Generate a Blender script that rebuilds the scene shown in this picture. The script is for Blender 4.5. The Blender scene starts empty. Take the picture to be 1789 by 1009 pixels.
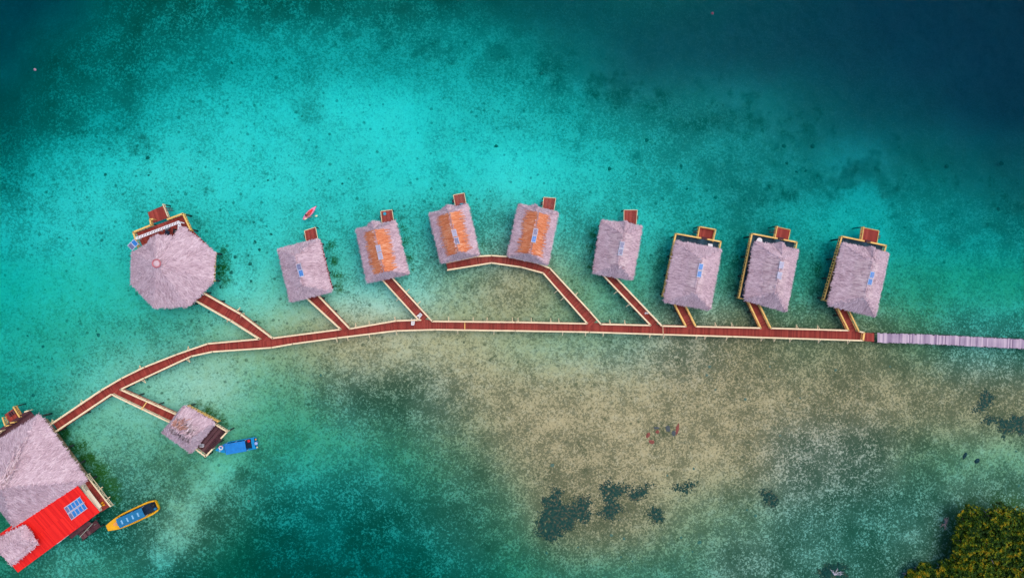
import bpy, bmesh, math, random
import numpy as np
from mathutils import Vector, Matrix, noise as mnoise

random.seed(7)
RNG = np.random.default_rng(7)
S = bpy.context.scene
COL = S.collection
R = math.radians

# ------------------------------------------------------------------ camera, sky, sun, exposure
IMG_W, IMG_H = 1789.0, 1009.0
CAM_H = 119.3                      # metres above the water
FPX = CAM_H * 10.0                 # focal length in photo pixels (10 px per metre at the water)
TILT = R(2.4)                      # a slight roll of the drone towards the right
cam_d = bpy.data.cameras.new('drone_camera')
cam_d.sensor_fit = 'HORIZONTAL'; cam_d.sensor_width = 36.0
cam_d.lens = 36.0 * FPX / IMG_W
cam_d.clip_start = 1.0; cam_d.clip_end = 3000.0
cam = bpy.data.objects.new('drone_camera', cam_d); COL.objects.link(cam)
CAM_LOC = Vector((-math.tan(TILT) * CAM_H, 0, CAM_H))
cam.location = CAM_LOC
cam.rotation_euler = (0, -TILT, 0)
S.camera = cam
CAM_R = Matrix.Rotation(-TILT, 3, 'Y')
CAM_RI = CAM_R.transposed()

SUN_EL, SUN_AZ = R(71), R(58)      # azimuth clockwise from image top (+Y)
w = bpy.data.worlds.new('World'); S.world = w; w.use_nodes = True
nt = w.node_tree; nt.nodes.clear()
sky = nt.nodes.new('ShaderNodeTexSky'); sky.sky_type = 'NISHITA'
sky.sun_disc = False; sky.sun_elevation = SUN_EL; sky.sun_rotation = SUN_AZ
sky.altitude = 0; sky.air_density = 0.5; sky.dust_density = 1.6; sky.ozone_density = 1.0
bg = nt.nodes.new('ShaderNodeBackground'); bg.inputs[1].default_value = 0.15
wo = nt.nodes.new('ShaderNodeOutputWorld')
nt.links.new(sky.outputs[0], bg.inputs[0]); nt.links.new(bg.outputs[0], wo.inputs[0])
sun_d = bpy.data.lights.new('sun', 'SUN'); sun_d.energy = 0.6; sun_d.angle = R(60)
sun_d.color = (1.0, 0.88, 0.76)
sun = bpy.data.objects.new('sun', sun_d); COL.objects.link(sun)
sdir = Vector((math.sin(SUN_AZ) * math.cos(SUN_EL), math.cos(SUN_AZ) * math.cos(SUN_EL), math.sin(SUN_EL)))
sun.rotation_euler = sdir.to_track_quat('Z', 'Y').to_euler()
sun.location = (60, 60, 100)
S.view_settings.view_transform = 'Standard'; S.view_settings.look = 'None'
S.view_settings.gamma = 1.0; S.view_settings.use_curve_mapping = False
S.view_settings.exposure = 1.0
S.render.engine = 'CYCLES'
S.cycles.max_bounces = 8; S.cycles.diffuse_bounces = 3; S.cycles.transparent_max_bounces = 16
S.cycles.use_denoising = True
S.cycles.denoiser = 'OPENIMAGEDENOISE'
S.cycles.volume_bounces = 0

# ------------------------------------------------------------------ pixel <-> place helpers
def P(px, py, z=0.0):
    """the place at height z that the photograph shows at pixel (px, py)"""
    d = CAM_R @ Vector(((px - IMG_W / 2) / FPX, (IMG_H / 2 - py) / FPX, -1.0))
    t = (z - CAM_LOC.z) / d.z
    return CAM_LOC + d * t
def proj_np(X, Y, Z):
    rx, ry, rz = X - CAM_LOC.x, Y - CAM_LOC.y, Z - CAM_LOC.z
    m = np.array(CAM_RI)
    cx = m[0, 0] * rx + m[0, 1] * ry + m[0, 2] * rz
    cy = m[1, 0] * rx + m[1, 1] * ry + m[1, 2] * rz
    cz = m[2, 0] * rx + m[2, 1] * ry + m[2, 2] * rz
    return IMG_W / 2 + FPX * cx / -cz, IMG_H / 2 - FPX * cy / -cz

# ------------------------------------------------------------------ materials
def new_mat(name):
    m = bpy.data.materials.new(name); m.use_nodes = True
    t = m.node_tree; t.nodes.clear()
    out = t.nodes.new('ShaderNodeOutputMaterial')
    return m, t, out
def N(t, typ, **kw):
    n = t.nodes.new(typ)
    for k, v in kw.items():
        if k in n.inputs.keys() if isinstance(k, str) else False: n.inputs[k].default_value = v
        else: setattr(n, k, v)
    return n
def ramp(t, stops):
    r = t.nodes.new('ShaderNodeValToRGB'); e = r.color_ramp.elements
    while len(e) < len(stops): e.new(0.5)
    for i, (p, c) in enumerate(stops):
        e[i].position = p; e[i].color = (c[0], c[1], c[2], 1)
    return r
def piece_mat(name, stops, rough=0.8, noise_scale=1.2, noise_amt=0.35, bump=0.0, spec=0.2, fine=9.0, island=True):
    """colour varies from piece to piece (plank, frond) and with weathering noise"""
    m, t, out = new_mat(name)
    g = N(t, 'ShaderNodeNewGeometry')
    tc = N(t, 'ShaderNodeTexCoord')
    nz = N(t, 'ShaderNodeTexNoise'); nz.inputs['Scale'].default_value = noise_scale; nz.inputs['Detail'].default_value = 4
    t.links.new(g.outputs['Position'], nz.inputs['Vector'])
    mx = N(t, 'ShaderNodeMath', operation='MULTIPLY_ADD')
    sub = N(t, 'ShaderNodeMath', operation='SUBTRACT'); sub.inputs[1].default_value = 0.5
    t.links.new(nz.outputs[0], sub.inputs[0])
    t.links.new(sub.outputs[0], mx.inputs[0]); mx.inputs[1].default_value = noise_amt * 3
    if island: t.links.new(g.outputs['Random Per Island'], mx.inputs[2])
    else: mx.inputs[2].default_value = 0.42
    r = ramp(t, stops)
    t.links.new(mx.outputs[0], r.inputs[0])
    b = N(t, 'ShaderNodeBsdfPrincipled'); b.inputs['Roughness'].default_value = rough
    b.inputs['Specular IOR Level'].default_value = spec
    t.links.new(r.outputs[0], b.inputs['Base Color'])
    if bump > 0:
        n2 = N(t, 'ShaderNodeTexNoise'); n2.inputs['Scale'].default_value = fine; n2.inputs['Detail'].default_value = 3
        t.links.new(g.outputs['Position'], n2.inputs['Vector'])
        bp = N(t, 'ShaderNodeBump'); bp.inputs['Strength'].default_value = bump; bp.inputs['Distance'].default_value = 0.05
        t.links.new(n2.outputs[0], bp.inputs['Height']); t.links.new(bp.outputs[0], b.inputs['Normal'])
    t.links.new(b.outputs[0], out.inputs[0])
    return m
def plain(name, c, rough=0.6, var=0.12, spec=0.3, scale=2.0, metallic=0.0):
    lo = tuple(max(0, v * (1 - var)) for v in c); hi = tuple(min(1, v * (1 + var)) for v in c)
    m, t, out = new_mat(name)
    g = N(t, 'ShaderNodeNewGeometry')
    nz = N(t, 'ShaderNodeTexNoise'); nz.inputs['Scale'].default_value = scale; nz.inputs['Detail'].default_value = 5
    t.links.new(g.outputs['Position'], nz.inputs['Vector'])
    r = ramp(t, [(0.3, lo), (0.7, hi)])
    t.links.new(nz.outputs[0], r.inputs[0])
    b = N(t, 'ShaderNodeBsdfPrincipled'); b.inputs['Roughness'].default_value = rough
    b.inputs['Specular IOR Level'].default_value = spec; b.inputs['Metallic'].default_value = metallic
    t.links.new(r.outputs[0], b.inputs['Base Color']); t.links.new(b.outputs[0], out.inputs[0])
    return m

M = {}
M['thatch'] = piece_mat('grey_thatch', [(0.0, (0.41, 0.265, 0.285)), (0.30, (0.57, 0.39, 0.415)), (0.65, (0.65, 0.46, 0.485)), (1.0, (0.79, 0.60, 0.605))], rough=0.9, noise_scale=0.45, noise_amt=0.30)
M['thatch_pink'] = piece_mat('faded_ridge_thatch', [(0.0, (0.42, 0.27, 0.29)), (0.35, (0.62, 0.43, 0.44)), (1.0, (0.80, 0.62, 0.60))], rough=0.9, noise_scale=0.8, noise_amt=0.3)
M['thatch_orange'] = piece_mat('fresh_orange_thatch', [(0.0, (0.60, 0.16, 0.06)), (0.4, (0.74, 0.225, 0.09)), (0.8, (0.82, 0.30, 0.13)), (1.0, (0.88, 0.44, 0.25))], rough=0.9, noise_scale=0.8, noise_amt=0.2)
M['stain'] = piece_mat('rust_stained_thatch', [(0.0, (0.36, 0.15, 0.10)), (1.0, (0.62, 0.30, 0.21))], rough=0.9, noise_scale=1.0)
M['red_deck'] = piece_mat('red_brown_boards', [(0.0, (0.23, 0.034, 0.025)), (0.5, (0.31, 0.046, 0.032)), (1.0, (0.38, 0.066, 0.045))], rough=0.75, noise_scale=0.4, noise_amt=0.16)
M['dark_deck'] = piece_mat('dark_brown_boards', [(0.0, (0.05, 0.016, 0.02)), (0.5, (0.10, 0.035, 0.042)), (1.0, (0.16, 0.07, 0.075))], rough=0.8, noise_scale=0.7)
M['slate_deck'] = piece_mat('slate_boards', [(0.0, (0.016, 0.04, 0.06)), (0.5, (0.028, 0.07, 0.098)), (1.0, (0.04, 0.09, 0.12))], rough=0.8, noise_scale=0.7)
M['grey_planks'] = piece_mat('grey_planks', [(0.0, (0.24, 0.17, 0.24)), (0.4, (0.42, 0.32, 0.39)), (1.0, (0.64, 0.50, 0.54))], rough=0.85, noise_scale=0.6, noise_amt=0.25)
M['cream'] = plain('cream_painted_timber', (0.90, 0.70, 0.41), 0.6, 0.09, scale=1.0)
M['yellow'] = plain('yellow_painted_timber', (0.86, 0.52, 0.14), 0.6, 0.14, scale=0.9)
M['cream_wall'] = plain('cream_sheet', (0.80, 0.74, 0.52), 0.6, 0.06)
M['white'] = plain('white_paint', (0.80, 0.78, 0.76), 0.5, 0.05)
M['wood'] = plain('dark_stilt_timber', (0.045, 0.05, 0.04), 0.8, 0.3)
M['wall'] = piece_mat('woven_bamboo_wall', [(0.0, (0.20, 0.12, 0.06)), (1.0, (0.36, 0.24, 0.13))], noise_scale=2.0)
M['door'] = plain('door_timber', (0.12, 0.06, 0.03), 0.6, 0.2)
M['glass'] = plain('window_glass', (0.03, 0.05, 0.06), 0.1, 0.1, spec=0.6)
M['blue_roof'] = plain('blue_canopy_sheet', (0.01, 0.21, 0.56), 0.45, 0.12, scale=1.5)
M['blue_hull'] = plain('blue_hull_paint', (0.0, 0.26, 0.55), 0.35, 0.12, scale=1.5)
M['navy'] = plain('dark_boat_interior', (0.006, 0.022, 0.05), 0.6, 0.3)
M['slate_blue'] = plain('slate_blue_cover', (0.012, 0.17, 0.33), 0.6, 0.15, scale=2.0)
M['pale_blue'] = plain('pale_blue_strip', (0.22, 0.48, 0.66), 0.6, 0.1)
M['yellow_hull'] = plain('yellow_hull_paint', (0.86, 0.42, 0.01), 0.35, 0.1, scale=1.2)
M['orange'] = plain('orange_plastic', (0.85, 0.36, 0.01), 0.5, 0.1)
M['red_plastic'] = plain('red_plastic', (0.78, 0.012, 0.02), 0.35, 0.08)
M['pink_plastic'] = plain('pink_plastic', (0.85, 0.28, 0.40), 0.4, 0.1)
M['paddle'] = plain('pale_yellow_blade', (0.82, 0.76, 0.42), 0.5, 0.05)
M['black'] = plain('black_rubber', (0.012, 0.012, 0.014), 0.6, 0.2)
M['grey'] = plain('grey_plastic', (0.22, 0.22, 0.24), 0.5, 0.15)
M['skin'] = plain('skin', (0.42, 0.22, 0.14), 0.55, 0.08)
M['cloth_red'] = plain('dark_red_cloth', (0.20, 0.02, 0.03), 0.9, 0.2)
M['cloth_white'] = plain('white_cloth', (0.78, 0.70, 0.68), 0.9, 0.08)
M['teal'] = plain('teal_plastic', (0.02, 0.35, 0.45), 0.5, 0.1)
M['metal_frame'] = plain('aluminium_frame', (0.55, 0.58, 0.66), 0.4, 0.06)
M['cell_blue'] = plain('blue_solar_cells', (0.03, 0.20, 0.52), 0.3, 0.15, spec=0.5)
M['cell_grey'] = plain('grey_solar_cells', (0.16, 0.17, 0.28), 0.3, 0.15, spec=0.5)
M['cell_pale'] = plain('pale_solar_cells', (0.36, 0.35, 0.46), 0.3, 0.1, spec=0.5)
M['reef'] = piece_mat('dark_reef', [(0.0, (0.006, 0.036, 0.027)), (0.45, (0.014, 0.062, 0.044)), (0.65, (0.06, 0.06, 0.035)), (1.0, (0.16, 0.15, 0.08))], noise_scale=2.2, noise_amt=0.85, island=False)
M['coral'] = piece_mat('coral_head', [(0.0, (0.04, 0.10, 0.075)), (1.0, (0.12, 0.19, 0.13))], noise_scale=2.5, noise_amt=0.6)
M['redrock'] = piece_mat('red_rock', [(0.0, (0.10, 0.045, 0.035)), (1.0, (0.34, 0.095, 0.065))], noise_scale=3.0, noise_amt=.6)
M['darkrock'] = piece_mat('dark_rock', [(0.0, (0.03, 0.055, 0.06)), (1.0, (0.11, 0.12, 0.11))], noise_scale=2.5)
M['bark'] = plain('pale_bark', (0.30, 0.22, 0.22), 0.9, 0.25)
M['dead'] = plain('bleached_wood', (0.55, 0.50, 0.52), 0.9, 0.2)

# red metal roof with fine corrugation
def red_roof_mat():
    m = piece_mat('red_roof_sheet', [(0.0, (0.72, 0.008, 0.006)), (1.0, (0.92, 0.022, 0.012))], rough=0.45, noise_scale=0.25, noise_amt=0.3, spec=0.25)
    return m
M['red_roof'] = red_roof_mat()

# leaves: every leaf its own tone, from deep green to orange-yellow, in patches
def leaf_mat():
    m, t, out = new_mat('mangrove_leaves')
    g = N(t, 'ShaderNodeNewGeometry')
    nz = N(t, 'ShaderNodeTexNoise'); nz.inputs['Scale'].default_value = 0.9; nz.inputs['Detail'].default_value = 3
    t.links.new(g.outputs['Position'], nz.inputs['Vector'])
    a = N(t, 'ShaderNodeMath', operation='MULTIPLY_ADD'); a.inputs[1].default_value = 2.9
    t.links.new(nz.outputs[0], a.inputs[0])
    s = N(t, 'ShaderNodeMath', operation='MULTIPLY'); s.inputs[1].default_value = 0.55
    t.links.new(g.outputs['Random Per Island'], s.inputs[0])
    s2 = N(t, 'ShaderNodeMath', operation='SUBTRACT'); s2.inputs[1].default_value = 1.32
    t.links.new(s.outputs[0], s2.inputs[0]); t.links.new(s2.outputs[0], a.inputs[2])
    r = ramp(t, [(0.0, (0.010, 0.035, 0.003)), (0.42, (0.028, 0.075, 0.003)), (0.66, (0.12, 0.17, 0.004)), (0.95, (0.36, 0.23, 0.006))])
    t.links.new(a.outputs[0], r.inputs[0])
    b = N(t, 'ShaderNodeBsdfPrincipled'); b.inputs['Roughness'].default_value = 0.6; b.inputs['Specular IOR Level'].default_value = 0.15
    t.links.new(r.outputs[0], b.inputs['Base Color']); t.links.new(b.outputs[0], out.inputs[0])
    return m
M['leaf'] = leaf_mat()

# ------------------------------------------------------------------ object helpers
def tag(o, label=None, cat=None, group=None, kind=None):
    if label: o['label'] = label
    if cat: o['category'] = cat
    if group: o['group'] = group
    if kind: o['kind'] = kind
    return o
def wloc(o):
    v = Vector((0, 0, 0))
    while o is not None:
        v = v + o.location; o = o.parent
    return v
def thing(name, loc, label, cat, group=None):
    o = bpy.data.objects.new(name, None); COL.objects.link(o)
    o.location = loc; o.empty_display_size = 0.5
    return tag(o, label, cat, group)
def link_mesh(name, me, parent=None, loc=None, scale=None, rotz=0.0):
    o = bpy.data.objects.new(name, me); COL.objects.link(o)
    if parent is not None: o.parent = parent
    if loc is not None: o.location = Vector(loc) - (wloc(parent) if parent else Vector((0, 0, 0)))
    if scale is not None: o.scale = scale
    o.rotation_euler.z = rotz
    return o

class MB:
    def __init__(s): s.v = []; s.f = []
    def add(s, vs, fs):
        k = len(s.v); s.v += [tuple(v) for v in vs]; s.f += [tuple(i + k for i in f) for f in fs]
    def prism(s, poly, z0=None, z1=None, thick=None):
        """poly: list of 3-D points (top). extruded down by thick, or flat between z0 and z1"""
        n = len(poly)
        if thick is not None:
            top = [Vector(p) for p in poly]; bot = [Vector((p[0], p[1], p[2] - thick)) for p in poly]
        else:
            top = [Vector((p[0], p[1], z1)) for p in poly]; bot = [Vector((p[0], p[1], z0)) for p in poly]
        a = sum(top[i].x * top[(i + 1) % n].y - top[(i + 1) % n].x * top[i].y for i in range(n))
        if a < 0: top.reverse(); bot.reverse()
        fs = [tuple(range(n)), tuple(range(2 * n - 1, n - 1, -1))]
        for i in range(n):
            j = (i + 1) % n
            fs.append((i, n + i, n + j, j))
        s.add(top + bot, fs)
    def beam(s, a, b, w, h, up=Vector((0, 0, 1))):
        a = Vector(a); b = Vector(b); d = (b - a)
        if d.length < 1e-5: return
        d.normalize()
        side = d.cross(up)
        if side.length < 1e-4: side = d.cross(Vector((1, 0, 0)))
        side.normalize(); u = side.cross(d)
        vs = []
        for p in (a, b):
            for sx, sz in ((-1, -1), (1, -1), (1, 1), (-1, 1)):
                vs.append(p + side * sx * w / 2 + u * sz * h / 2)
        s.add(vs, [(3, 2, 1, 0), (4, 5, 6, 7), (0, 1, 5, 4), (1, 2, 6, 5), (2, 3, 7, 6), (3, 0, 4, 7)])
    def tube(s, pts, radii, n=8, cap=True):
        pts = [Vector(p) for p in pts]; rings = []
        for i, p in enumerate(pts):
            d = (pts[min(i + 1, len(pts) - 1)] - pts[max(i - 1, 0)]).normalized()
            a = d.cross(Vector((0, 0, 1)))
            if a.length < 1e-3: a = d.cross(Vector((1, 0, 0)))
            a.normalize(); b = d.cross(a)
            rings.append([p + (a * math.cos(2 * math.pi * k / n) + b * math.sin(2 * math.pi * k / n)) * radii[i] for k in range(n)])
        vs = [v for r_ in rings for v in r_]; fs = []
        for i in range(len(pts) - 1):
            for k in range(n):
                k2 = (k + 1) % n
                fs.append((i * n + k, (i + 1) * n + k, (i + 1) * n + k2, i * n + k2))
        if cap:
            fs.append(tuple(range(n))); fs.append(tuple(range(len(vs) - 1, len(vs) - 1 - n, -1)))
        s.add(vs, fs)
    def loft(s, rings, cap=True):
        n = len(rings[0]); vs = [v for r_ in rings for v in r_]; fs = []
        for i in range(len(rings) - 1):
            for k in range(n):
                k2 = (k + 1) % n
                fs.append((i * n + k, i * n + k2, (i + 1) * n + k2, (i + 1) * n + k))
        if cap:
            fs.append(tuple(range(n - 1, -1, -1))); fs.append(tuple(range(len(vs) - n, len(vs))))
        s.add(vs, fs)
    def torus(s, c, R0, r0, n=20, m=8, zs=1.0):
        vs = []; fs = []
        for i in range(n):
            a = 2 * math.pi * i / n
            for j in range(m):
                b = 2 * math.pi * j / m
                vs.append((c[0] + (R0 + r0 * math.cos(b)) * math.cos(a), c[1] + (R0 + r0 * math.cos(b)) * math.sin(a), c[2] + r0 * math.sin(b) * zs))
        for i in range(n):
            for j in range(m):
                i2 = (i + 1) % n; j2 = (j + 1) % m
                fs.append((i * m + j, i2 * m + j, i2 * m + j2, i * m + j2))
        s.add(vs, fs)
    def build(s, name, mat, parent=None, smooth=False):
        me = bpy.data.meshes.new(name)
        off = wloc(parent) if parent is not None else Vector((0, 0, 0))
        if parent is None and s.v:
            arr = np.array([tuple(v) for v in s.v]); off = Vector((float(arr[:, 0].mean()), float(arr[:, 1].mean()), float(arr[:, 2].min())))
        me.from_pydata([(v[0] - off.x, v[1] - off.y, v[2] - off.z) for v in s.v], [], s.f)
        me.update()
        me.materials.append(M[mat] if isinstance(mat, str) else mat)
        if smooth:
            for p in me.polygons: p.use_smooth = True
        o = bpy.data.objects.new(name, me); COL.objects.link(o)
        if parent is not None: o.parent = parent
        else: o.location = off
        return o

# shared meshes for the many posts and stilts
def unit_cyl(name, mat, n=8):
    mb = MB(); mb.tube([(0, 0, 0), (0, 0, 1)], [0.5, 0.5], n)
    me = bpy.data.meshes.new(name); me.from_pydata(mb.v, [], mb.f); me.materials.append(M[mat]); return me
def unit_box(name, mat):
    mb = MB(); mb.prism([(-.5, -.5, 0), (.5, -.5, 0), (.5, .5, 0), (-.5, .5, 0)], z0=0, z1=1)
    me = bpy.data.meshes.new(name); me.from_pydata(mb.v, [], mb.f); me.materials.append(M[mat]); return me
STILT_ME = unit_cyl('stilt', 'wood')
POST_ME = {'cream': unit_box('post_cream', 'cream'), 'yellow': unit_box('post_yellow', 'yellow')}
def stilt(parent, x, y, ztop, zbot=-2.6, d=0.26):
    return link_mesh('stilt', STILT_ME, parent, (x, y, zbot), (d, d, ztop - zbot))

def lerp(a, b, t): return a + (b - a) * t
def resample(pts, step):
    pts = [Vector(p) for p in pts]; out = [pts[0].copy()]
    for a, b in zip(pts[:-1], pts[1:]):
        n = max(1, int(round((b - a).length / step)))
        for i in range(1, n + 1): out.append(lerp(a, b, i / n))
    return out
def closest_on(poly, p):
    best = None
    for a, b in zip(poly[:-1], poly[1:]):
        d = b - a; t = max(0, min(1, (p - a).dot(d) / max(1e-9, d.dot(d)))); q = a + d * t
        L = (q - p).length_squared
        if best is None or L < best[0]: best = (L, q)
    return best[1]

def railing(parent, pts, h=1.0, mat='cream', infill='cross', w=0.25, bay=1.6, post_step=3.0):
    """timber railing whose top rail runs through pts (3-D, top height); its posts are sub-parts"""
    pts = [Vector(p) for p in pts]; mb = MB(); dn = Vector((0, 0, -1))
    for a, b in zip(pts[:-1], pts[1:]):
        d = (b - a).normalized() * 0.05
        mb.beam(a - d, b + d, w, 0.05)
        mb.beam(a + dn * 0.16, b + dn * 0.16, 0.05, 0.09)
        mb.beam(a + dn * (h - 0.14), b + dn * (h - 0.14), 0.05, 0.09)
        n = max(1, int(round((b - a).length / bay)))
        for i in range(n):
            p0, p1 = lerp(a, b, i / n), lerp(a, b, (i + 1) / n)
            if infill == 'cross':
                mb.beam(p0 + dn * 0.2, p1 + dn * (h - 0.2), 0.035, 0.07)
                mb.beam(p1 + dn * 0.2, p0 + dn * (h - 0.2), 0.03, 0.07)
            else:
                k = 3
                for j in range(k):
                    q = lerp(p0, p1, (j + .5) / k)
                    mb.beam(q + dn * 0.18, q + dn * (h - 0.16), 0.05, 0.24, up=(b - a).normalized())
    o = mb.build('railing', mat, parent)
    me = POST_ME['yellow' if mat == 'yellow' else 'cream']
    for a, b in zip(pts[:-1], pts[1:]):
        n = max(1, int(round((b - a).length / post_step)))
        ang = math.atan2(b.y - a.y, b.x - a.x)
        for i in range(n):
            q = lerp(a, b, i / n)
            link_mesh('post', me, o, (q.x, q.y, q.z - h - 0.1), (0.12, 0.12, h + 0.07), ang)
    q = pts[-1]
    link_mesh('post', me, o, (q.x, q.y, q.z - h - 0.1), (0.12, 0.12, h + 0.07))
    return o

def deck_quad(mb, A, B, C, D, z, pw=0.2, thick=0.06, gap=0.02, jitter=0.0):
    """boards running A->D direction laid side by side from edge AD to edge BC"""
    A, B, C, D = [Vector((p[0], p[1], z)) for p in (A, B, C, D)]
    L = max((B - A).length, (C - D).length); n = max(1, int(round(L / pw)))
    g = gap / max(L, .01)
    for i in range(n):
        t0, t1 = i / n + g / 2, (i + 1) / n - g / 2
        p = [lerp(A, B, t0), lerp(A, B, t1), lerp(D, C, t1), lerp(D, C, t0)]
        dz = random.uniform(-.006, .006)
        if jitter:
            e = (p[3] - p[0]).normalized(); j0 = random.uniform(-jitter, jitter); j1 = random.uniform(-jitter, jitter)
            p[0] += e * j0; p[1] += e * j0; p[3] += e * j1; p[2] += e * j1
        mb.prism([Vector((q.x, q.y, z + dz)) for q in p], thick=thick)
    return mb
def deck_strip(mb, left, right, z, pw=0.22, thick=0.06, jitter=0.0, ext=0.12):
    """boards across a walkway between two edge polylines"""
    L = resample([Vector((p.x, p.y, z)) for p in left], pw); Rr = [Vector((p.x, p.y, z)) for p in right]
    prev = None
    for p in L:
        q = closest_on(Rr, p); e = (q - p).normalized() * ext
        cur = (p - e, q + e)
        if prev is not None:
            d = (cur[0] - prev[0]); d2 = cur[1] - prev[1]
            dz = random.uniform(-.006, .006)
            j0 = random.uniform(-jitter, jitter); j1 = random.uniform(-jitter, jitter)
            e0 = e.normalized()
            quad = [prev[0] + d * .05 - e0 * j0, cur[0] - d * .04 - e0 * j0, cur[1] - d2 * .04 + e0 * j1, prev[1] + d2 * .05 + e0 * j1]
            if d2.length < 0.01:
                quad[2] = quad[2] + d * .02
            mb.prism([Vector((v.x, v.y, z + dz)) for v in quad], thick=thick)
        prev = cur
    return mb

# ------------------------------------------------------------------ seabed, read as depth + bottom cover
def srgb(c):
    c = np.asarray(c, float) / 255.0
    return np.where(c <= 0.04045, c / 12.92, ((c + 0.055) / 1.055) ** 2.4)
CTRL = []
def row(y, s):
    for it in s.split():
        x, c = it.split(':'); CTRL.append((float(x), float(y)) + tuple(float(v) for v in c.split(',')))
row(-60, '-60:0,52,68 200:0,66,76 500:0,78,80 800:0,72,80 1100:0,66,78 1400:0,54,74 1789:0,44,66')
row(0, '0:0,62,75 100:0,70,80 200:0,85,85 300:0,95,90 400:0,98,92 500:0,100,93 600:0,102,96 700:0,98,94 800:0,92,92 900:0,86,89 1000:0,82,88 1100:0,80,86 1200:0,75,84 1300:0,68,80 1400:0,62,78 1500:0,56,76 1600:0,52,74 1700:0,50,72 1789:0,48,70')
row(100, '0:0,70,78 100:0,80,82 200:0,102,94 300:0,125,112 400:0,142,127 500:0,152,138 600:0,152,140 700:0,146,136 800:0,142,134 900:0,126,122 1000:0,102,106 1100:0,86,96 1200:0,80,92 1300:0,75,88 1400:0,68,84 1500:0,62,80 1600:0,56,78 1700:0,53,76 1789:0,50,74')
row(200, '0:0,78,80 100:0,102,94 200:0,132,120 300:0,167,152 400:0,186,174 500:0,192,182 600:0,202,194 700:0,206,200 800:0,186,178 900:0,168,162 1000:0,152,147 1100:0,126,123 1200:0,112,113 1300:0,102,106 1400:0,92,98 1500:0,80,92 1600:0,70,84 1700:0,60,80 1789:0,54,76')
row(300, '0:0,118,108 100:0,166,156 200:10,188,178 300:25,196,190 400:20,202,197 500:20,200,195 600:10,196,190 700:10,202,197 800:0,197,192 900:0,207,200 1000:0,190,182 1100:0,166,160 1200:0,147,142 1300:0,127,126 1400:0,116,116 1500:0,102,107 1600:0,100,105 1700:0,90,98 1789:0,75,86')
row(400, '0:15,168,158 100:20,186,176 200:20,190,180 300:30,188,178 400:30,184,174 500:45,190,180 600:40,176,166 700:55,165,155 800:65,155,142 870:70,150,136 1000:45,158,147 1100:15,180,168 1200:10,166,156 1300:0,156,146 1400:0,150,141 1500:0,142,134 1600:0,140,133 1700:0,126,123 1789:0,108,110')
row(500, '0:10,170,160 100:25,180,170 200:40,180,170 300:55,176,164 400:70,175,162 500:75,170,158 600:90,165,150 700:105,160,145 800:125,155,135 900:140,148,118 1000:100,145,128 1100:70,135,120 1200:62,132,118 1300:60,130,118 1400:50,125,115 1500:40,132,120 1600:30,140,128 1700:20,140,130 1789:20,130,122')
row(600, '0:30,165,152 100:40,165,150 200:60,165,150 300:75,165,150 400:100,170,150 500:110,170,150 600:140,172,147 700:152,176,150 800:150,170,145 900:140,160,130 1000:122,150,125 1100:112,140,120 1200:102,135,118 1300:100,130,115 1400:95,125,110 1500:80,120,105 1600:70,120,108 1700:60,120,110 1789:45,115,105')
row(640, '560:125,150,125 640:160,148,115 720:160,145,110 800:150,145,112')
row(700, '0:30,145,132 100:50,150,135 200:100,180,155 300:110,185,160 400:118,185,160 460:95,165,140 500:70,150,130 560:50,130,112 620:40,108,96 690:30,95,86 740:60,105,85 800:138,135,98 900:150,140,105 1000:155,145,110 1100:155,148,115 1200:150,145,115 1300:145,140,110 1400:140,135,105 1500:130,130,100 1600:120,125,98 1700:100,115,95 1789:90,105,88')
row(750, '250:95,165,145 560:50,155,135 650:45,130,112 720:40,118,98 780:100,125,92')
row(800, '0:30,120,110 200:60,115,85 250:78,150,130 300:72,140,122 350:85,165,140 400:85,178,148 450:20,130,110 500:30,145,125 600:35,140,122 700:40,132,114 800:88,120,95 900:133,135,102 1000:145,142,110 1100:155,148,115 1200:150,145,112 1300:130,135,105 1400:105,125,105 1500:75,115,100 1600:65,120,105 1700:88,138,114 1789:82,132,112')
row(850, '330:90,160,122 400:20,120,100 500:10,120,105 620:10,118,104 740:15,110,96 830:60,115,92 1000:140,140,108')
row(900, '0:40,120,108 150:30,115,105 200:30,110,100 250:38,114,98 300:85,150,110 350:55,125,98 400:8,100,88 500:0,105,92 600:0,100,90 700:0,100,90 800:10,100,90 850:38,110,95 900:90,130,105 1000:92,118,94 1100:112,132,102 1200:110,135,108 1300:90,125,105 1400:70,118,105 1500:45,105,98 1600:45,100,95 1700:62,105,92 1789:62,105,92')
row(1000, '0:30,112,102 100:60,140,125 200:48,124,108 300:28,108,94 400:0,86,78 500:0,76,75 600:0,80,80 700:0,85,80 800:0,100,90 900:20,122,106 1000:50,127,107 1100:70,126,106 1200:70,120,105 1300:60,115,100 1400:60,110,98 1500:50,105,95 1600:48,98,90 1700:60,100,88 1789:60,100,88')
row(1070, '0:20,100,92 200:40,115,100 400:0,80,75 600:0,74,74 800:0,90,84 1000:45,115,100 1200:60,112,98 1400:50,100,90 1600:48,95,88 1789:55,95,85')
row(690, '250:112,180,156 330:125,185,162')
row(725, '165:85,165,145 235:118,186,162')
row(765, '170:102,178,156 215:108,182,160 255:100,172,150 430:75,160,138')
row(805, '215:72,142,120 245:85,155,130')
row(842, '250:45,120,100 290:60,130,108 385:95,165,125')
row(885, '335:112,165,115')
row(925, '305:95,155,108')
CT = np.array(CTRL)
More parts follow.
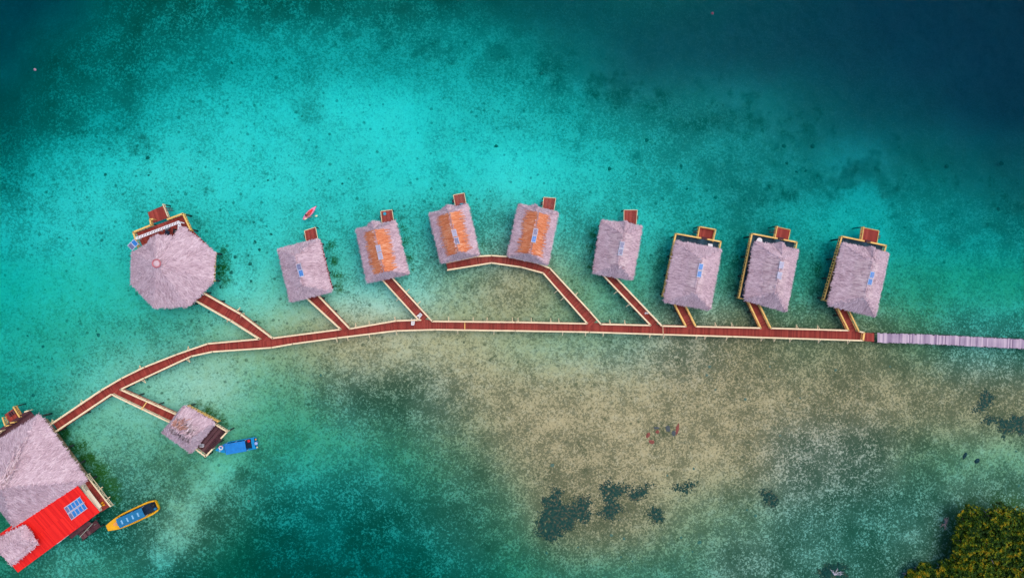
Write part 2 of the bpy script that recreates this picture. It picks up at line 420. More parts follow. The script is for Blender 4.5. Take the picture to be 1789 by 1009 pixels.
ADJ = np.array(([45,95,95,45,104,104,45,94,45,45,67,77,45,110,96,45,93,96,45,45,162,45,90,104,45,86,117,45,116,87,45,94,45,45,153,45,45,100,45,45,146,47,45,108,63,45,79,73,45,82,94,45,76,91,45,92,95,45,85,91,45,88,97,45,89,97,45,74,109,45,45,146,45,45,148,45,45,152,45,92,115,45,100,90,45,155,45,45,118,45,45,168,45,45,151,45,45,146,45,45,125,45,45,157,51,45,105,51,45,86,87,45,71,89,45,80,98,45,76,93,45,80,95,45,81,93,45,66,118,45,61,126,45,58,129,45,91,97,45,137,45,45,140,45,45,181,45,45,186,45,45,160,45,45,169,45,45,149,47,45,144,45,45,140,55,45,124,57,45,122,58,45,97,74,45,132,130,45,84,85,45,80,89,45,89,100,45,76,112,45,76,120,45,57,45,45,187,45,45,171,45,45,160,45,45,155,52,45,147,53,45,141,50,45,144,62,45,144,62,45,183,70,45,150,53,45,138,56,45,122,59,45,95,56,45,129,87,45,161,175,45,72,68,45,85,86,45,105,109,45,129,45,45,163,47,45,157,45,45,140,50,45,138,66,45,147,66,45,152,75,45,142,79,47,140,64,58,169,62,45,152,69,45,142,66,45,122,52,45,87,45,45,134,64,45,188,114,45,132,59,45,117,59,45,124,64,45,98,91,45,112,86,45,118,88,45,109,91,75,145,150,72,143,118,65,144,133,72,184,188,65,97,88,86,98,72,83,121,91,56,143,127,45,131,115,45,118,96,45,124,102,45,112,92,45,97,78,45,106,84,45,111,84,64,97,93,64,93,85,59,104,94,45,92,77,141,118,108,159,104,74,184,115,52,117,176,78,82,144,72,56,118,91,77,120,113,74,121,110,88,82,74,106,78,59,61,90,58,90,87,45,45,92,49,45,106,80,45,111,90,52,90,50,50,93,45,46,106,45,87,114,45,60,109,101,48,107,96,92,155,154,119,180,134,135,191,80,52,116,76,45,96,72,45,89,58,45,78,49,45,64,45,45,75,45,80,115,45,200,74,45,200,90,45,168,96,57,127,71,47,137,81,45,124,81,45,110,82,45,135,106,45,91,117,63,81,116,71,62,132,110,45,110,80,45,104,73,45,102,45,45,122,45,45,112,95,45,58,45,45,93,47,45,126,45,45,142,45,45,126,45,45,123,45,45,126,70,45,99,70,45,144,77,45,140,45,151,96,45,115,75,45,124,94,45,151,106,52,96,114,73,45,67,54,45,67,45,45,94,54,45,105,60,45,102,59,45,82,45,45,47,45,45,63,45,45,70,45,45,112,53,45,111,45,114,76,45,45,98,56,45,45,45,45,45,45,45,61,45,45,64,45,45,45,45,45,45,45,45,45,45,45,45,45,45,88,49,45,95,54,45,102,52,45,116,54,91,91,45,85,95,45,63,112,69,58,112,88,45,82,70,45,45,54,75,95,95,88,100,97,88,100,97,45,96,56,77,102,97,58,110,60,45,45,45,45,50,52,45,53,103,45,45,96,45,48,48,45,99,75,45,82,57,45,91,49,45,118,93,56,109,83,45,69,45,65,111,87,45,48,64,89,97,98,86,98,98,71,99,95,45,96,56,59,121,107,45,83,109,45,51,175,45,106,83,45,45,45,57,108,83,84,121,90,90,97,99,66,99,95,114,134,136,143,128,95,109,145,142,105,133,133,74,108,89,70,106,89,70,109,92,45,124,45,45,73,50,45,80,52,45,63,45,45,78,45,45,60,45,45,63,45,45,65,45])).reshape(-1, 3) / 100.0
#END
ILL = np.array((0.84, 1.03, 1.22))                                     # brightness of a white sheet lying on the bottom
ALB = {'sand': np.array((.80, .80, .63)), 'brown': np.array((.60, .46, .24)), 'weed': np.array((.030, .085, .052))}
K_ABS = np.array((1.25, 0.085, 0.058))         # what a metre of this water takes out of red, green, blue
PATH = 2.45                                    # light comes down slantwise and goes back straight up
def fit_controls():
    lin = srgb(CT[:, 2:5]) * ADJ
    ds = np.concatenate([np.concatenate([np.linspace(0.04, 0.3, 14), np.linspace(0.35, 2.0, 36)]), np.linspace(2.2, 13.0, 44)])
    ws = np.linspace(0, 0.98, 50); bs = np.linspace(0, 1, 11)
    D, W, B = np.meshgrid(ds, ws, bs, indexing='ij')
    D, W, B = D.ravel(), W.ravel(), B.ravel()
    alb = (1 - W)[:, None] * ((1 - B)[:, None] * ALB['sand'] + B[:, None] * ALB['brown']) + W[:, None] * ALB['weed']
    pix = ILL * alb * np.exp(-PATH * K_ABS[None, :] * D[:, None])
    pg = np.clip(pix, 1e-5, 4) ** (1 / 2.2)
    res = np.zeros((len(CT), 3))
    for i in range(len(CT)):
        tg = lin[i] ** (1 / 2.2)
        x, y = CT[i, 0], CT[i, 1]
        shelf = 1.0 if y > 620 and 380 < x < 880 else 0.0       # the seagrass bed is shallow, not a deep hole
        err = ((pg - tg) ** 2 * np.array((0.7, 1.6, 1.3))).sum(1) + 0.0006 * D * (0.35 + 6 * shelf) + 0.004 * B + 0.002 * W
        j = int(err.argmin()); res[i] = (D[j], W[j], B[j])
    return res, (D, W, B, pg)
FIT, _g = fit_controls()
# regular map in photo pixels, smoothly interpolated
GX0, GX1, GY0, GY1, GS = -80, 1870, -80, 1090, 10
gx = np.arange(GX0, GX1 + 1, GS); gy = np.arange(GY0, GY1 + 1, GS)
GXX, GYY = np.meshgrid(gx, gy)
def spread(vals, sig):
    d2 = (GXX[..., None] - CT[:, 0]) ** 2 + (GYY[..., None] - CT[:, 1]) ** 2
    wt = np.exp(-d2 / (2 * sig ** 2)) + 1e-12
    return (wt * vals).sum(-1) / wt.sum(-1)
DEPTH = np.exp(spread(np.log(FIT[:, 0]), 52.0))
# refit cover on the smoothed depth
def lookup(G, px, py):
    fx = np.clip((px - GX0) / GS, 0, G.shape[1] - 1.001); fy = np.clip((py - GY0) / GS, 0, G.shape[0] - 1.001)
    i = fx.astype(int); j = fy.astype(int); a = fx - i; b = fy - j
    return (G[j, i] * (1 - a) + G[j, i + 1] * a) * (1 - b) + (G[j + 1, i] * (1 - a) + G[j + 1, i + 1] * a) * b
def refit():
    D, W, B, pg = _g
    dsm = lookup(DEPTH, CT[:, 0], CT[:, 1]); lin = srgb(CT[:, 2:5]) * ADJ; W2 = np.zeros(len(CT)); B2 = np.zeros(len(CT))
    ws = np.linspace(0, 0.98, 99); bs = np.linspace(0, 1, 21); Wm, Bm = np.meshgrid(ws, bs, indexing='ij'); Wm = Wm.ravel(); Bm = Bm.ravel()
    alb = (1 - Wm)[:, None] * ((1 - Bm)[:, None] * ALB['sand'] + Bm[:, None] * ALB['brown']) + Wm[:, None] * ALB['weed']
    for i in range(len(CT)):
        pix = np.clip(ILL * alb * np.exp(-PATH * K_ABS * dsm[i]), 1e-5, 4) ** (1 / 2.2)
        tg = lin[i] ** (1 / 2.2)
        err = ((pix - tg) ** 2 * np.array((0.7, 1.6, 1.3))).sum(1) + 0.003 * Bm
        if CT[i, 1] < 480: err = err + 1.0 * np.maximum(0, Bm - .08)
        if CT[i, 1] > 600 and CT[i, 0] > 780: err = err + 10.0 * (Bm < .3)
        j = int(err.argmin()); W2[i] = Wm[j]; B2[i] = Bm[j]
    return W2, B2
W2, B2 = refit()
WEED = spread(W2, 38.0); BROWN = spread(B2, 42.0)
# local features of the bottom: scour-free dark grass by the bank, pale sand tongue, painted shade by the huts
def depth_px(px, py):
    return float(lookup(DEPTH, np.array([px]), np.array([py]))[0])
def bed_z(x, y):
    d = 1.0
    for _ in range(3):
        px, py = proj_np(np.array([x]), np.array([y]), np.array([-d])); d = float(lookup(DEPTH, px, py)[0])
    return -d
SPLATS = [(1150,757,16,.3),(1170,752,18,.35),(1136,765,14,.3),(640,690,30,.28),(695,692,40,.38),(735,665,26,.38),(600,665,18,.15),(700,730,24,.2),(575,615,14,.25),(985,880,34,.25),(1075,875,28,.2),(840,830,28,.2),(1290,870,30,.2),(410,790,27,-0.50),(385,822,27,-0.50),(352,860,27,-0.45),(322,895,27,-0.45),(303,935,25,-0.40),(285,975,21,-0.35),
          (455,760,14,.2),(450,795,17,.25),(425,832,18,.3),(395,870,18,.3),(367,908,20,.3),(347,955,20,.25),(325,995,18,.2),
          (1740,785,24,-.3),(1775,800,24,-.3),(1715,800,16,-.2),(1640,925,18,.3),(1630,950,18,.3),(1655,905,14,.3),(1455,1003,22,1.0),(1462,996,14,.8),(1690,872,10,.3),(1740,870,10,.3),
          (752,85,20,.45),(735,75,13,.4),(680,68,22,.35),(605,66,13,.3),(870,92,20,.35),(390,125,18,.2),(345,95,14,.2),(540,188,30,.35),(522,212,18,.25),(1035,150,22,.4),(1085,150,16,.4),(1050,140,13,.4),(978,152,16,.4),(960,120,14,.4),(945,128,10,.3),(1078,172,22,.45),(1160,172,14,.35),(1225,222,14,.35),(1265,207,20,.4),(1295,217,22,.4),(1315,202,24,.4),(1332,222,12,.4),(1368,238,13,.4),(1412,237,18,.45),(1345,325,10,.3),(1425,318,18,.45),(1384,342,10,.4),(1460,342,15,.4),(1500,300,24,.5),(1535,312,18,.5),(1480,312,16,.5),(1550,332,18,.5),(1520,287,18,.4),(1672,316,13,.3),(1755,357,14,.3),(356,322,20,.25),(240,265,10,.5),(258,276,7,.4),(775,320,30,.15),(1420,300,60,.1),
          (1150,470,10,.35),(1150,500,10,.35),(1155,440,9,.3),(1285,460,11,.35),(1282,500,11,.35),(1292,430,9,.3),(1430,470,12,.4),(1425,510,12,.4),(1440,435,10,.35),(1000,150,50,.1)]  # hut-side entries paint the shade beneath slate-decked huts as extra weed cover
ALGAE_SHADE = [(1700,930,50,1.0),(1760,930,60,1.0),(1700,990,55,1.0),(1780,1000,60,1.0),(1650,1000,30,.9),(1665,950,18,.7),(112,755,16,.9),(132,782,19,.95),(152,806,21,.95),(172,828,20,.95),(190,850,18,.9),(203,872,13,.8),(343,708,9,.8),(365,722,15,.95),(385,737,11,.85),(384,470,20,.85),(386,445,13,.7),(398,490,10,.6),
         (578,430,9,.8),(583,455,9,.8),(587,480,10,.85),(590,503,9,.8),(702,400,8,.7),(708,425,8,.75),(712,450,9,.75),(718,472,7,.6),(1040,410,9,.8),(1034,435,9,.85),(1030,460,9,.8),(838,425,6,.5),(1152,455,7,.45),(1286,455,8,.45),(1433,470,8,.45)]  # green weed growth together with shade painted on the bed beneath huts and mangroves
_r = random.Random(11)
for _s in [q for q in SPLATS if q[1] < 380 and q[3] > .25 and q[2] < 26]:       # coral patches break up into smaller clumps
    for _k in range(5):
        SPLATS.append((_s[0] + _r.gauss(0, _s[2] * .9 + 6), _s[1] + _r.gauss(0, _s[2] * .8 + 5), _r.uniform(4, 8), .4))
for _k in range(70):
    _x, _y = _r.uniform(900, 1780), _r.uniform(120, 420)
    if abs(_y - (130 + (_x - 900) * .28)) < 95: SPLATS.append((_x, _y, _r.uniform(3.5, 8), _r.uniform(.25, .45)))
for _k in range(45): SPLATS.append((_r.uniform(60, 900), _r.uniform(230, 520), _r.uniform(3, 6), _r.uniform(.2, .4)))
for _k in range(90): SPLATS.append((_r.uniform(780, 1789), _r.uniform(610, 990), _r.uniform(3, 7), _r.uniform(.25, .5)))
def build_seabed():
    xs = np.arange(-108, 108.01, 0.4); ys = np.arange(-66, 66.01, 0.4)
    far = np.array([115, 130, 160, 220, 320, 470, 640.0])
    X1 = np.concatenate([-far[::-1] - 0, xs, far]); Y1 = np.concatenate([-far[::-1] + 0, ys, far])
    XX, YY = np.meshgrid(X1, Y1); x = XX.ravel(); y = YY.ravel(); d = np.full(len(x), 1.5)
    for _ in range(4):
        px, py = proj_np(np.clip(x, -118, 118), np.clip(y, -75, 75), -d); d = lookup(DEPTH, px, py)
    px, py = proj_np(np.clip(x, -118, 118), np.clip(y, -75, 75), -d)
    wv = lookup(WEED, px, py); bv = lookup(BROWN, px, py)
    # patches: weed beds, pale sand and green algae that have an outline of their own, plus painted under-hut shade
    warp = 12.0
    nzx = np.array([mnoise.noise(Vector((a * .35, b * .35, 11))) + .6 * mnoise.noise(Vector((a * 1.0, b * 1.0, 12))) for a, b in zip(x, y)]); nzy = np.array([mnoise.noise(Vector((a * .35, b * .35, 21))) + .6 * mnoise.noise(Vector((a * 1.0, b * 1.0, 22))) for a, b in zip(x, y)])
    qx, qy = px + warp * nzx, py + warp * nzy
    for (sx, sy, sr, sw) in SPLATS:
        if sw > 0 and sy < 380: sw *= .65
        dd = ((qx - sx) ** 2 + (qy - sy) ** 2) / sr ** 2; k = np.exp(-dd ** 2.4)
        wv = wv + sw * k if sw < 0 else wv + sw * k * (1 - np.clip(wv, 0, 1)) * 1.3
    wv = np.clip(wv, 0, 1)
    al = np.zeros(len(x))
    for (sx, sy, sr, sw) in ALGAE_SHADE:
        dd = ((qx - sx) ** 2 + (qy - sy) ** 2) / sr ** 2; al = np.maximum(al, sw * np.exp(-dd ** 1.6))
    # beyond what the photograph shows the bottom shelves away evenly
    f = np.clip((np.maximum(np.abs(x) / 1.6, np.abs(y)) - 64) / 60, 0, 1); f = f * f * (3 - 2 * f)
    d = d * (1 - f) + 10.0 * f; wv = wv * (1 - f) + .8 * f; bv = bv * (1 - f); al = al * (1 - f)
    und = np.array([mnoise.noise(Vector((a * .22, b * .22, 0))) * .5 + mnoise.noise(Vector((a * .7, b * .7, 3))) * .25 for a, b in zip(x, y)])
    z = -d * (1 + 0.10 * und)
    me = bpy.data.meshes.new('seabed')
    nx, ny = len(X1), len(Y1); fs = []
    for j in range(ny - 1):
        b = j * nx
        for i in range(nx - 1): fs.append((b + i, b + i + 1, b + nx + i + 1, b + nx + i))
    me.from_pydata(np.stack([x, y, z], 1).tolist(), [], fs)
    for nm, arr in (('weed', wv), ('brown', bv), ('depth', d), ('algae_shade', al)):
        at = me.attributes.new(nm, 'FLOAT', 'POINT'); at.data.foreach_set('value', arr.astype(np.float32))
    for p in me.polygons: p.use_smooth = True
    m, t, out = new_mat('seabed_sand_and_seagrass')
    g = N(t, 'ShaderNodeNewGeometry')
    def noise(scale, detail, rough=.55, dist=0.0):
        n = N(t, 'ShaderNodeTexNoise'); n.inputs['Scale'].default_value = scale; n.inputs['Detail'].default_value = detail
        n.inputs['Roughness'].default_value = rough; n.inputs['Distortion'].default_value = dist
        t.links.new(g.outputs['Position'], n.inputs['Vector']); return n.outputs[0]
    def math_(op, a, b=None, c=None, clamp=False):
        n = N(t, 'ShaderNodeMath', operation=op); n.use_clamp = clamp
        for k, v in enumerate((a, b, c)):
            if v is None: continue
            if isinstance(v, (int, float)): n.inputs[k].default_value = v
            else: t.links.new(v, n.inputs[k])
        return n.outputs[0]
    def attr(nm):
        a = N(t, 'ShaderNodeAttribute'); a.attribute_name = nm; return a.outputs['Fac']
    wd, br, dp = attr('weed'), attr('brown'), attr('depth')
    n1 = noise(2.6, 3, .62, .8); n2 = noise(.32, 3, .55); n3 = noise(5.5, 2, .5)
    mix = math_('ADD', math_('ADD', math_('MULTIPLY', n1, .56), math_('MULTIPLY', n2, .24)), math_('MULTIPLY', n3, .20))
    # weed gathers in loose drifts a few metres wide
    drift = noise(.13, 4, .6, .4)
    wd = math_('ADD', wd, math_('MULTIPLY', math_('SUBTRACT', drift, .5), math_('MULTIPLY_ADD', dp, -.08, .55, clamp=True)), clamp=True)
    # threshold that makes the covered share equal the local weed cover
    thr = math_('MULTIPLY_ADD', wd, -0.116, 0.558)
    mask = math_('MULTIPLY_ADD', math_('SUBTRACT', mix, thr), 11.0, 0.5, clamp=True)
    # contrast: clear patches in the shallows, softer far down
    con = math_('MULTIPLY_ADD', dp, -0.125, 0.53, clamp=True)
    con = math_('MAXIMUM', con, 0.06)
    soft = math_('ADD', math_('MULTIPLY', mask, con), math_('MULTIPLY', wd, math_('SUBTRACT', 1.0, con)), clamp=True)
    # single tufts and stones: small dark dots
    vo = N(t, 'ShaderNodeTexVoronoi'); vo.inputs['Scale'].default_value = .85; t.links.new(g.outputs['Position'], vo.inputs['Vector'])
    sep = N(t, 'ShaderNodeSeparateColor'); t.links.new(vo.outputs['Color'], sep.inputs[0])
    rad = math_('MULTIPLY', math_('MAXIMUM', math_('SUBTRACT', sep.outputs[0], .30), 0.0), .42)
    dot = math_('MULTIPLY', math_('SUBTRACT', rad, math_('ADD', vo.outputs['Distance'], math_('MULTIPLY', math_('SUBTRACT', n3, .5), .12))), 14.0, clamp=True)
    dot = math_('MULTIPLY', dot, math_('MULTIPLY_ADD', dp, -.09, .62, clamp=True))
    soft = math_('ADD', soft, math_('MULTIPLY', dot, math_('SUBTRACT', 1.0, soft)), clamp=True)
    nb = noise(.9, 4, .65); nb2 = noise(4.0, 2)
    brn = math_('ADD', br, math_('MULTIPLY', math_('SUBTRACT', nb, .5), .75), clamp=True)
    sv = math_('MULTIPLY_ADD', math_('SUBTRACT', nb2, .5), .5, 1.0)
    mc = N(t, 'ShaderNodeMix', data_type='RGBA')
    t.links.new(brn, mc.inputs[0]); mc.inputs[6].default_value = (*ALB['sand'], 1); mc.inputs[7].default_value = (*ALB['brown'], 1)
    mv = N(t, 'ShaderNodeMix', data_type='RGBA', blend_type='MULTIPLY'); mv.inputs[0].default_value = 1.0
    cmb = N(t, 'ShaderNodeCombineColor')
    for k in range(3): t.links.new(sv, cmb.inputs[k])
    t.links.new(mc.outputs[2], mv.inputs[6]); t.links.new(cmb.outputs[0], mv.inputs[7])
    m2 = N(t, 'ShaderNodeMix', data_type='RGBA')
    t.links.new(soft, m2.inputs[0]); t.links.new(mv.outputs[2], m2.inputs[6])
    wc = N(t, 'ShaderNodeMix', data_type='RGBA'); t.links.new(br, wc.inputs[0]); wc.inputs[6].default_value = (*ALB['weed'], 1); wc.inputs[7].default_value = (.070, .086, .042, 1)   # turf algae on the bank is browner than seagrass
    t.links.new(wc.outputs[2], m2.inputs[7])
    m3 = N(t, 'ShaderNodeMix', data_type='RGBA')
    aw = math_('MULTIPLY_ADD', math_('SUBTRACT', mix, .5), 5.0, attr('algae_shade'), clamp=True); aw = math_('MINIMUM', aw, math_('MULTIPLY', attr('algae_shade'), 1.25), clamp=True)
    t.links.new(aw, m3.inputs[0]); t.links.new(m2.outputs[2], m3.inputs[6]); m3.inputs[7].default_value = (.085, .11, .018, 1)  # olive tone: weed with the under-hut shade put into the colour
    b = N(t, 'ShaderNodeBsdfDiffuse'); t.links.new(m3.outputs[2], b.inputs[0])
    t.links.new(b.outputs[0], out.inputs[0])
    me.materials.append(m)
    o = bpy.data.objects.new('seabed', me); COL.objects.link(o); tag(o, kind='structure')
build_seabed()

def build_water():
    mb = MB(); L = 630.0
    mb.prism([(-L, -L, 0), (L, -L, 0), (L, L, 0), (-L, L, 0)], z0=-22, z1=0)
    m, t, out = new_mat('lagoon_water')
    tr = N(t, 'ShaderNodeBsdfTransparent')
    gl = N(t, 'ShaderNodeBsdfGlossy'); gl.inputs['Roughness'].default_value = 0.06
    fr = N(t, 'ShaderNodeFresnel'); fr.inputs['IOR'].default_value = 1.33
    g = N(t, 'ShaderNodeNewGeometry')
    n1 = N(t, 'ShaderNodeTexNoise'); n1.inputs['Scale'].default_value = 1.1; n1.inputs['Detail'].default_value = 4
    t.links.new(g.outputs['Position'], n1.inputs['Vector'])
    bp = N(t, 'ShaderNodeBump'); bp.inputs['Strength'].default_value = 0.12; bp.inputs['Distance'].default_value = 0.2
    t.links.new(n1.outputs[0], bp.inputs['Height'])
    t.links.new(bp.outputs[0], gl.inputs['Normal']); t.links.new(bp.outputs[0], fr.inputs['Normal'])
    # same reflectance from above and from below (rays here are not bent, so no total reflection)
    io = N(t, 'ShaderNodeMix'); io.inputs[2].default_value = 1.07; io.inputs[3].default_value = 1 / 1.07   # low gloss, as seen through a polarising filter
    t.links.new(g.outputs['Backfacing'], io.inputs[0]); t.links.new(io.outputs[0], fr.inputs['IOR'])
    mx = N(t, 'ShaderNodeMixShader')
    t.links.new(fr.outputs[0], mx.inputs[0]); t.links.new(tr.outputs[0], mx.inputs[1]); t.links.new(gl.outputs[0], mx.inputs[2])
    t.links.new(mx.outputs[0], out.inputs['Surface'])
    va = N(t, 'ShaderNodeVolumeAbsorption')
    k = float(K_ABS.max()); va.inputs['Density'].default_value = k
    va.inputs['Color'].default_value = tuple(float(1 - v / k) for v in K_ABS) + (1,)
    t.links.new(va.outputs[0], out.inputs['Volume'])
    M['water'] = m
    o = mb.build('water', 'water'); tag(o, kind='structure')
build_water()

# ------------------------------------------------------------------ boardwalk
ZD, ZR = 1.5, 2.5
def PL(pts, z): return [P(x, y, z) for x, y in pts]
NORTH = [(86.4,742),(176,681.6),(212,660.5),(252,641),(308,619),(363,600),(453,592),(475.5,590.5),(595,575),(611,574),(692,560),(735,558.5),(756,561),(900,562.5),(1029,565),(1137,568),(1216,570),(1330,572.7),(1483,577),(1510,580.6)]
SOUTH = [(96,754),(194,688.5),(209,680),(252,660),(334,622),(371,614),(474,607),(511,600.5),(589,590),(692,577.5),(760,575.5),(900,577.5),(1030,579.8),(1159,584),(1280,587.6),(1508,594.6)]
bw = thing('boardwalk', P(760, 567, ZD), 'long red-brown boardwalk with cream railings curving past all the huts', 'boardwalk')
mb = deck_strip(MB(), PL(NORTH, ZR), PL(SOUTH, ZR), ZD)
deck_quad(mb, P(1510, 581, ZR), P(1533, 582.3, ZR), P(1533, 597.5, ZR), P(1510, 595.5, ZR), ZD, 0.22)
mb.build('deck', 'red_deck', bw)
jo = MB()
for ln in (NORTH, SOUTH):
    q = [v + Vector((0, 0, -1.2)) for v in PL(ln, ZR)]
    for a, b in zip(q[:-1], q[1:]): jo.beam(a, b, 0.12, 0.22)
jo.build('joist', 'wood', bw)
RN = [[(86.4,742),(176,681.6),(212,660.5),(252,641),(308,619),(363,600),(453,592)], [(475.5,590.5),(595,575)], [(611,574),(692,560),(735,558.5)],
      [(755,561),(900,562.5),(1026,565)], [(1050,566),(1137,568)], [(1156.5,569),(1199,570)], [(1216,570),(1329.5,572.7)], [(1347,573),(1483,577)], [(1501,578.7),(1510,580.6)]]
RS = [[(96,754),(194,688.5)], [(210,680),(252,660),(334,622),(371,614),(474,607),(511,600.5),(589,590),(692,577.5),(760,575.5),(900,577.5),(1030,579.8),(1159,584),(1280,587.6),(1508,594.6)]]
for seg in RN: railing(bw, PL(seg, ZR), post_step=3.6)
for seg in RS: railing(bw, PL(seg, ZR), post_step=3.8)
railing(bw, PL([(1510, 580.6), (1508, 594.6)], ZR), mat='yellow', w=0.3)
q = resample(PL(NORTH, ZR), 4.2); so = PL(SOUTH, ZR)
for p in q:
    r_ = closest_on(so, p)
    stilt(bw, p.x, p.y, ZD - .1); stilt(bw, r_.x, r_.y, ZD - .1)
def brace(parent, x, y, poly, mat='cream', L=0.75):
    p = P(x, y, 1.4); c = closest_on(PL(poly, ZR), Vector((p.x, p.y, ZR))); d = Vector((p.x - c.x, p.y - c.y, 0)); d.normalize()
    mb = MB(); o = Vector((c.x, c.y, 0))
    mb.beam(o + Vector((0, 0, 1.42)) - d * .3, o + d * L + Vector((0, 0, 1.42)), 0.13, 0.12)
    mb.beam(o + d * (L - .05) + Vector((0, 0, 1.38)), o + d * .05 + Vector((0, 0, 2.35)), 0.10, 0.09)
    mb.build('brace', mat, parent)
for x, y in [(784,557),(826.6,557),(851,556),(895,557),(905,557),(928,557),(962,560),(976,560),(1091,561),(1249,566),(1278,567),(1065,562),(1391,570),(1428,570),(622,569),(645.6,565),(690.7,558),(143.5,700),(93,735),(329,605),(245.7,641)]:
    brace(bw, x, y, NORTH)
for x, y in [(863,580),(982.6,581),(1022.6,582),(1053.5,583),(1134.7,587),(1159,590),(1216,588),(1231,591),(1268.7,591),(1329.5,592),(1352,595),(1379.5,594),(1429.4,596.5),(1480.6,597),(589,595),(608,592),(645.6,587),(693,580),(331.5,631),(252,663),(800,579)]:
    brace(bw, x, y, SOUTH)
# thresholds across the deck
mb = MB(); mb.beam(P(812, 562, ZD + .02), P(812, 576, ZD + .02), 0.16, 0.09); mb.build('threshold', 'yellow', bw)
mb = MB(); mb.beam(P(1158, 569.5, ZD + .02), P(1158.5, 583, ZD + .02), 0.08, 0.08); mb.build('threshold', 'cream', bw)

def branch(name, label, left, right, mat='cream', braces=(), cross=None, deckL=None, deckR=None, group='side walkways to the huts'):
    c = P((left[0][0] + right[0][0]) / 2, (left[0][1] + right[0][1]) / 2, ZD)
    t = thing(name, c, label, 'walkway', group)
    wl_, wr_ = PL(deckL or left, ZR), PL(deckR or right, ZR)
    if deckR is None or True:
        for q_ in (wl_, wr_): q_.append(q_[-1] + (q_[-1] - q_[-2]).normalized() * .75)
    if left[0][1] > 688:
        for q_ in (wl_, wr_): q_.pop()
        for q_ in (wl_, wr_): q_.insert(0, q_[0] + (q_[0] - q_[1]).normalized() * .75)
    mb = deck_strip(MB(), wl_, wr_, ZD + 0.012, ext=0.1); mb.build('deck', 'red_deck', t)
    railing(t, PL(left, ZR), mat=mat, post_step=2.6); railing(t, PL(right, ZR), mat=mat, post_step=2.6)
    ro = PL(deckR or right, ZR)
    for p in resample(PL(deckL or left, ZR), 3.4)[:-1]:
        r_ = closest_on(ro, p); stilt(t, p.x, p.y, ZD - .1); stilt(t, r_.x, r_.y, ZD - .1)
    for (x, y, side) in braces: brace(t, x, y, left if side == 'l' else right)
    if cross:
        mb = MB(); mb.beam(P(*cross[0], ZR + .03), P(*cross[1], ZR + .03), 0.16, 0.08); mb.build('crossbar', 'yellow', t)
    return t
branch('walkway', 'red walkway curving from the boardwalk up to the octagonal hut', [(339.4,524),(402.6,560),(453,592)], [(355,511.6),(420,548.4),(476,591)], braces=[(416,543,'r'),(425,549,'r'),(397,562,'l')])
branch('walkway', 'short red walkway to the grey-roofed hut nearest the kayak', [(525,511),(595,575)], [(546,506),(611,574)])
branch('walkway', 'red walkway from the two white seats to an orange-patched hut', [(660,480),(730.6,557.8)], [(677,476),(755,561)], braces=[(712,508,'r'),(733,528,'r'),(694,524,'l')])
branch('walkway', 'slanting red walkway ending in a curved stretch that serves two orange-patched huts', [(781.5,471.5),(859,459),(910.4,466.4),(949,476.7),(1026.4,565)], [(779,459),(833,447.6),(859,446.3),(887,448),(937.5,459),(960.7,468.2),(1030,543),(1050,566)], braces=[(969,511,'l'),(982,522,'l'),(1007,513,'r')],
       deckL=[(781.5,471.5),(859,459),(910.4,466.4),(949,476.7),(1026.4,565)])
branch('walkway', 'red walkway with a white cloth lying on its boards', [(1044,470),(1137,568)], [(1066,474),(1156.6,569)], braces=[(1074.7,511,'l'),(1096.6,533,'l')])
branch('walkway', 'short walkway to the slate-decked hut with two bright blue panels and railed platform', [(1172,518),(1199,570)], [(1192,522),(1216,570)], mat='yellow')
branch('walkway', 'short walkway to the slate-decked hut with pale grey panels', [(1304,519),(1329.5,572.7)], [(1322,522),(1347,573)], mat='yellow')
branch('walkway', 'short yellow-railed walkway at the far right end of the red boardwalk', [(1458,526),(1483,577)], [(1478,531),(1501,578.7)], mat='yellow')
branch('walkway', 'red walkway with an orange crossbar leading down to the small landing hut', [(195,688.6),(300,739)], [(210,680),(313,726)], cross=((256,702.3), (247,715)))

# grey plank jetty
jt = thing('plank_jetty', P(1660, 597, 1.2), 'weathered grey plank jetty running off the right edge of the photo', 'jetty')
up = [(1533,582),(1600,583.5),(1660,586),(1720,589.5),(1789,592.5),(1850,595)]; lo = [(1533,598),(1600,599.5),(1660,602),(1720,605.5),(1789,608.5),(1850,611)]
deck_strip(MB(), PL(up, 1.3), PL(lo, 1.3), 1.3, pw=0.24, jitter=0.09, ext=0.02).build('deck', 'grey_planks', jt)
mb = MB()
for ln in (up, lo):
    q = [v + Vector((0, 0, -.16)) for v in PL(ln, 1.3)]
    for a, b in zip(q[:-1], q[1:]): mb.beam(a, b, 0.14, 0.16)
mb.build('joist', 'wood', jt)
lo_w = PL(lo, 1.3)
for p in resample(PL(up, 1.3), 2.9):
    r_ = closest_on(lo_w, p)
    for a in (p, r_): stilt(jt, a.x + random.uniform(-.1, .1), a.y, random.choice([1.25, 1.25, 1.6]), -2.5, .2)

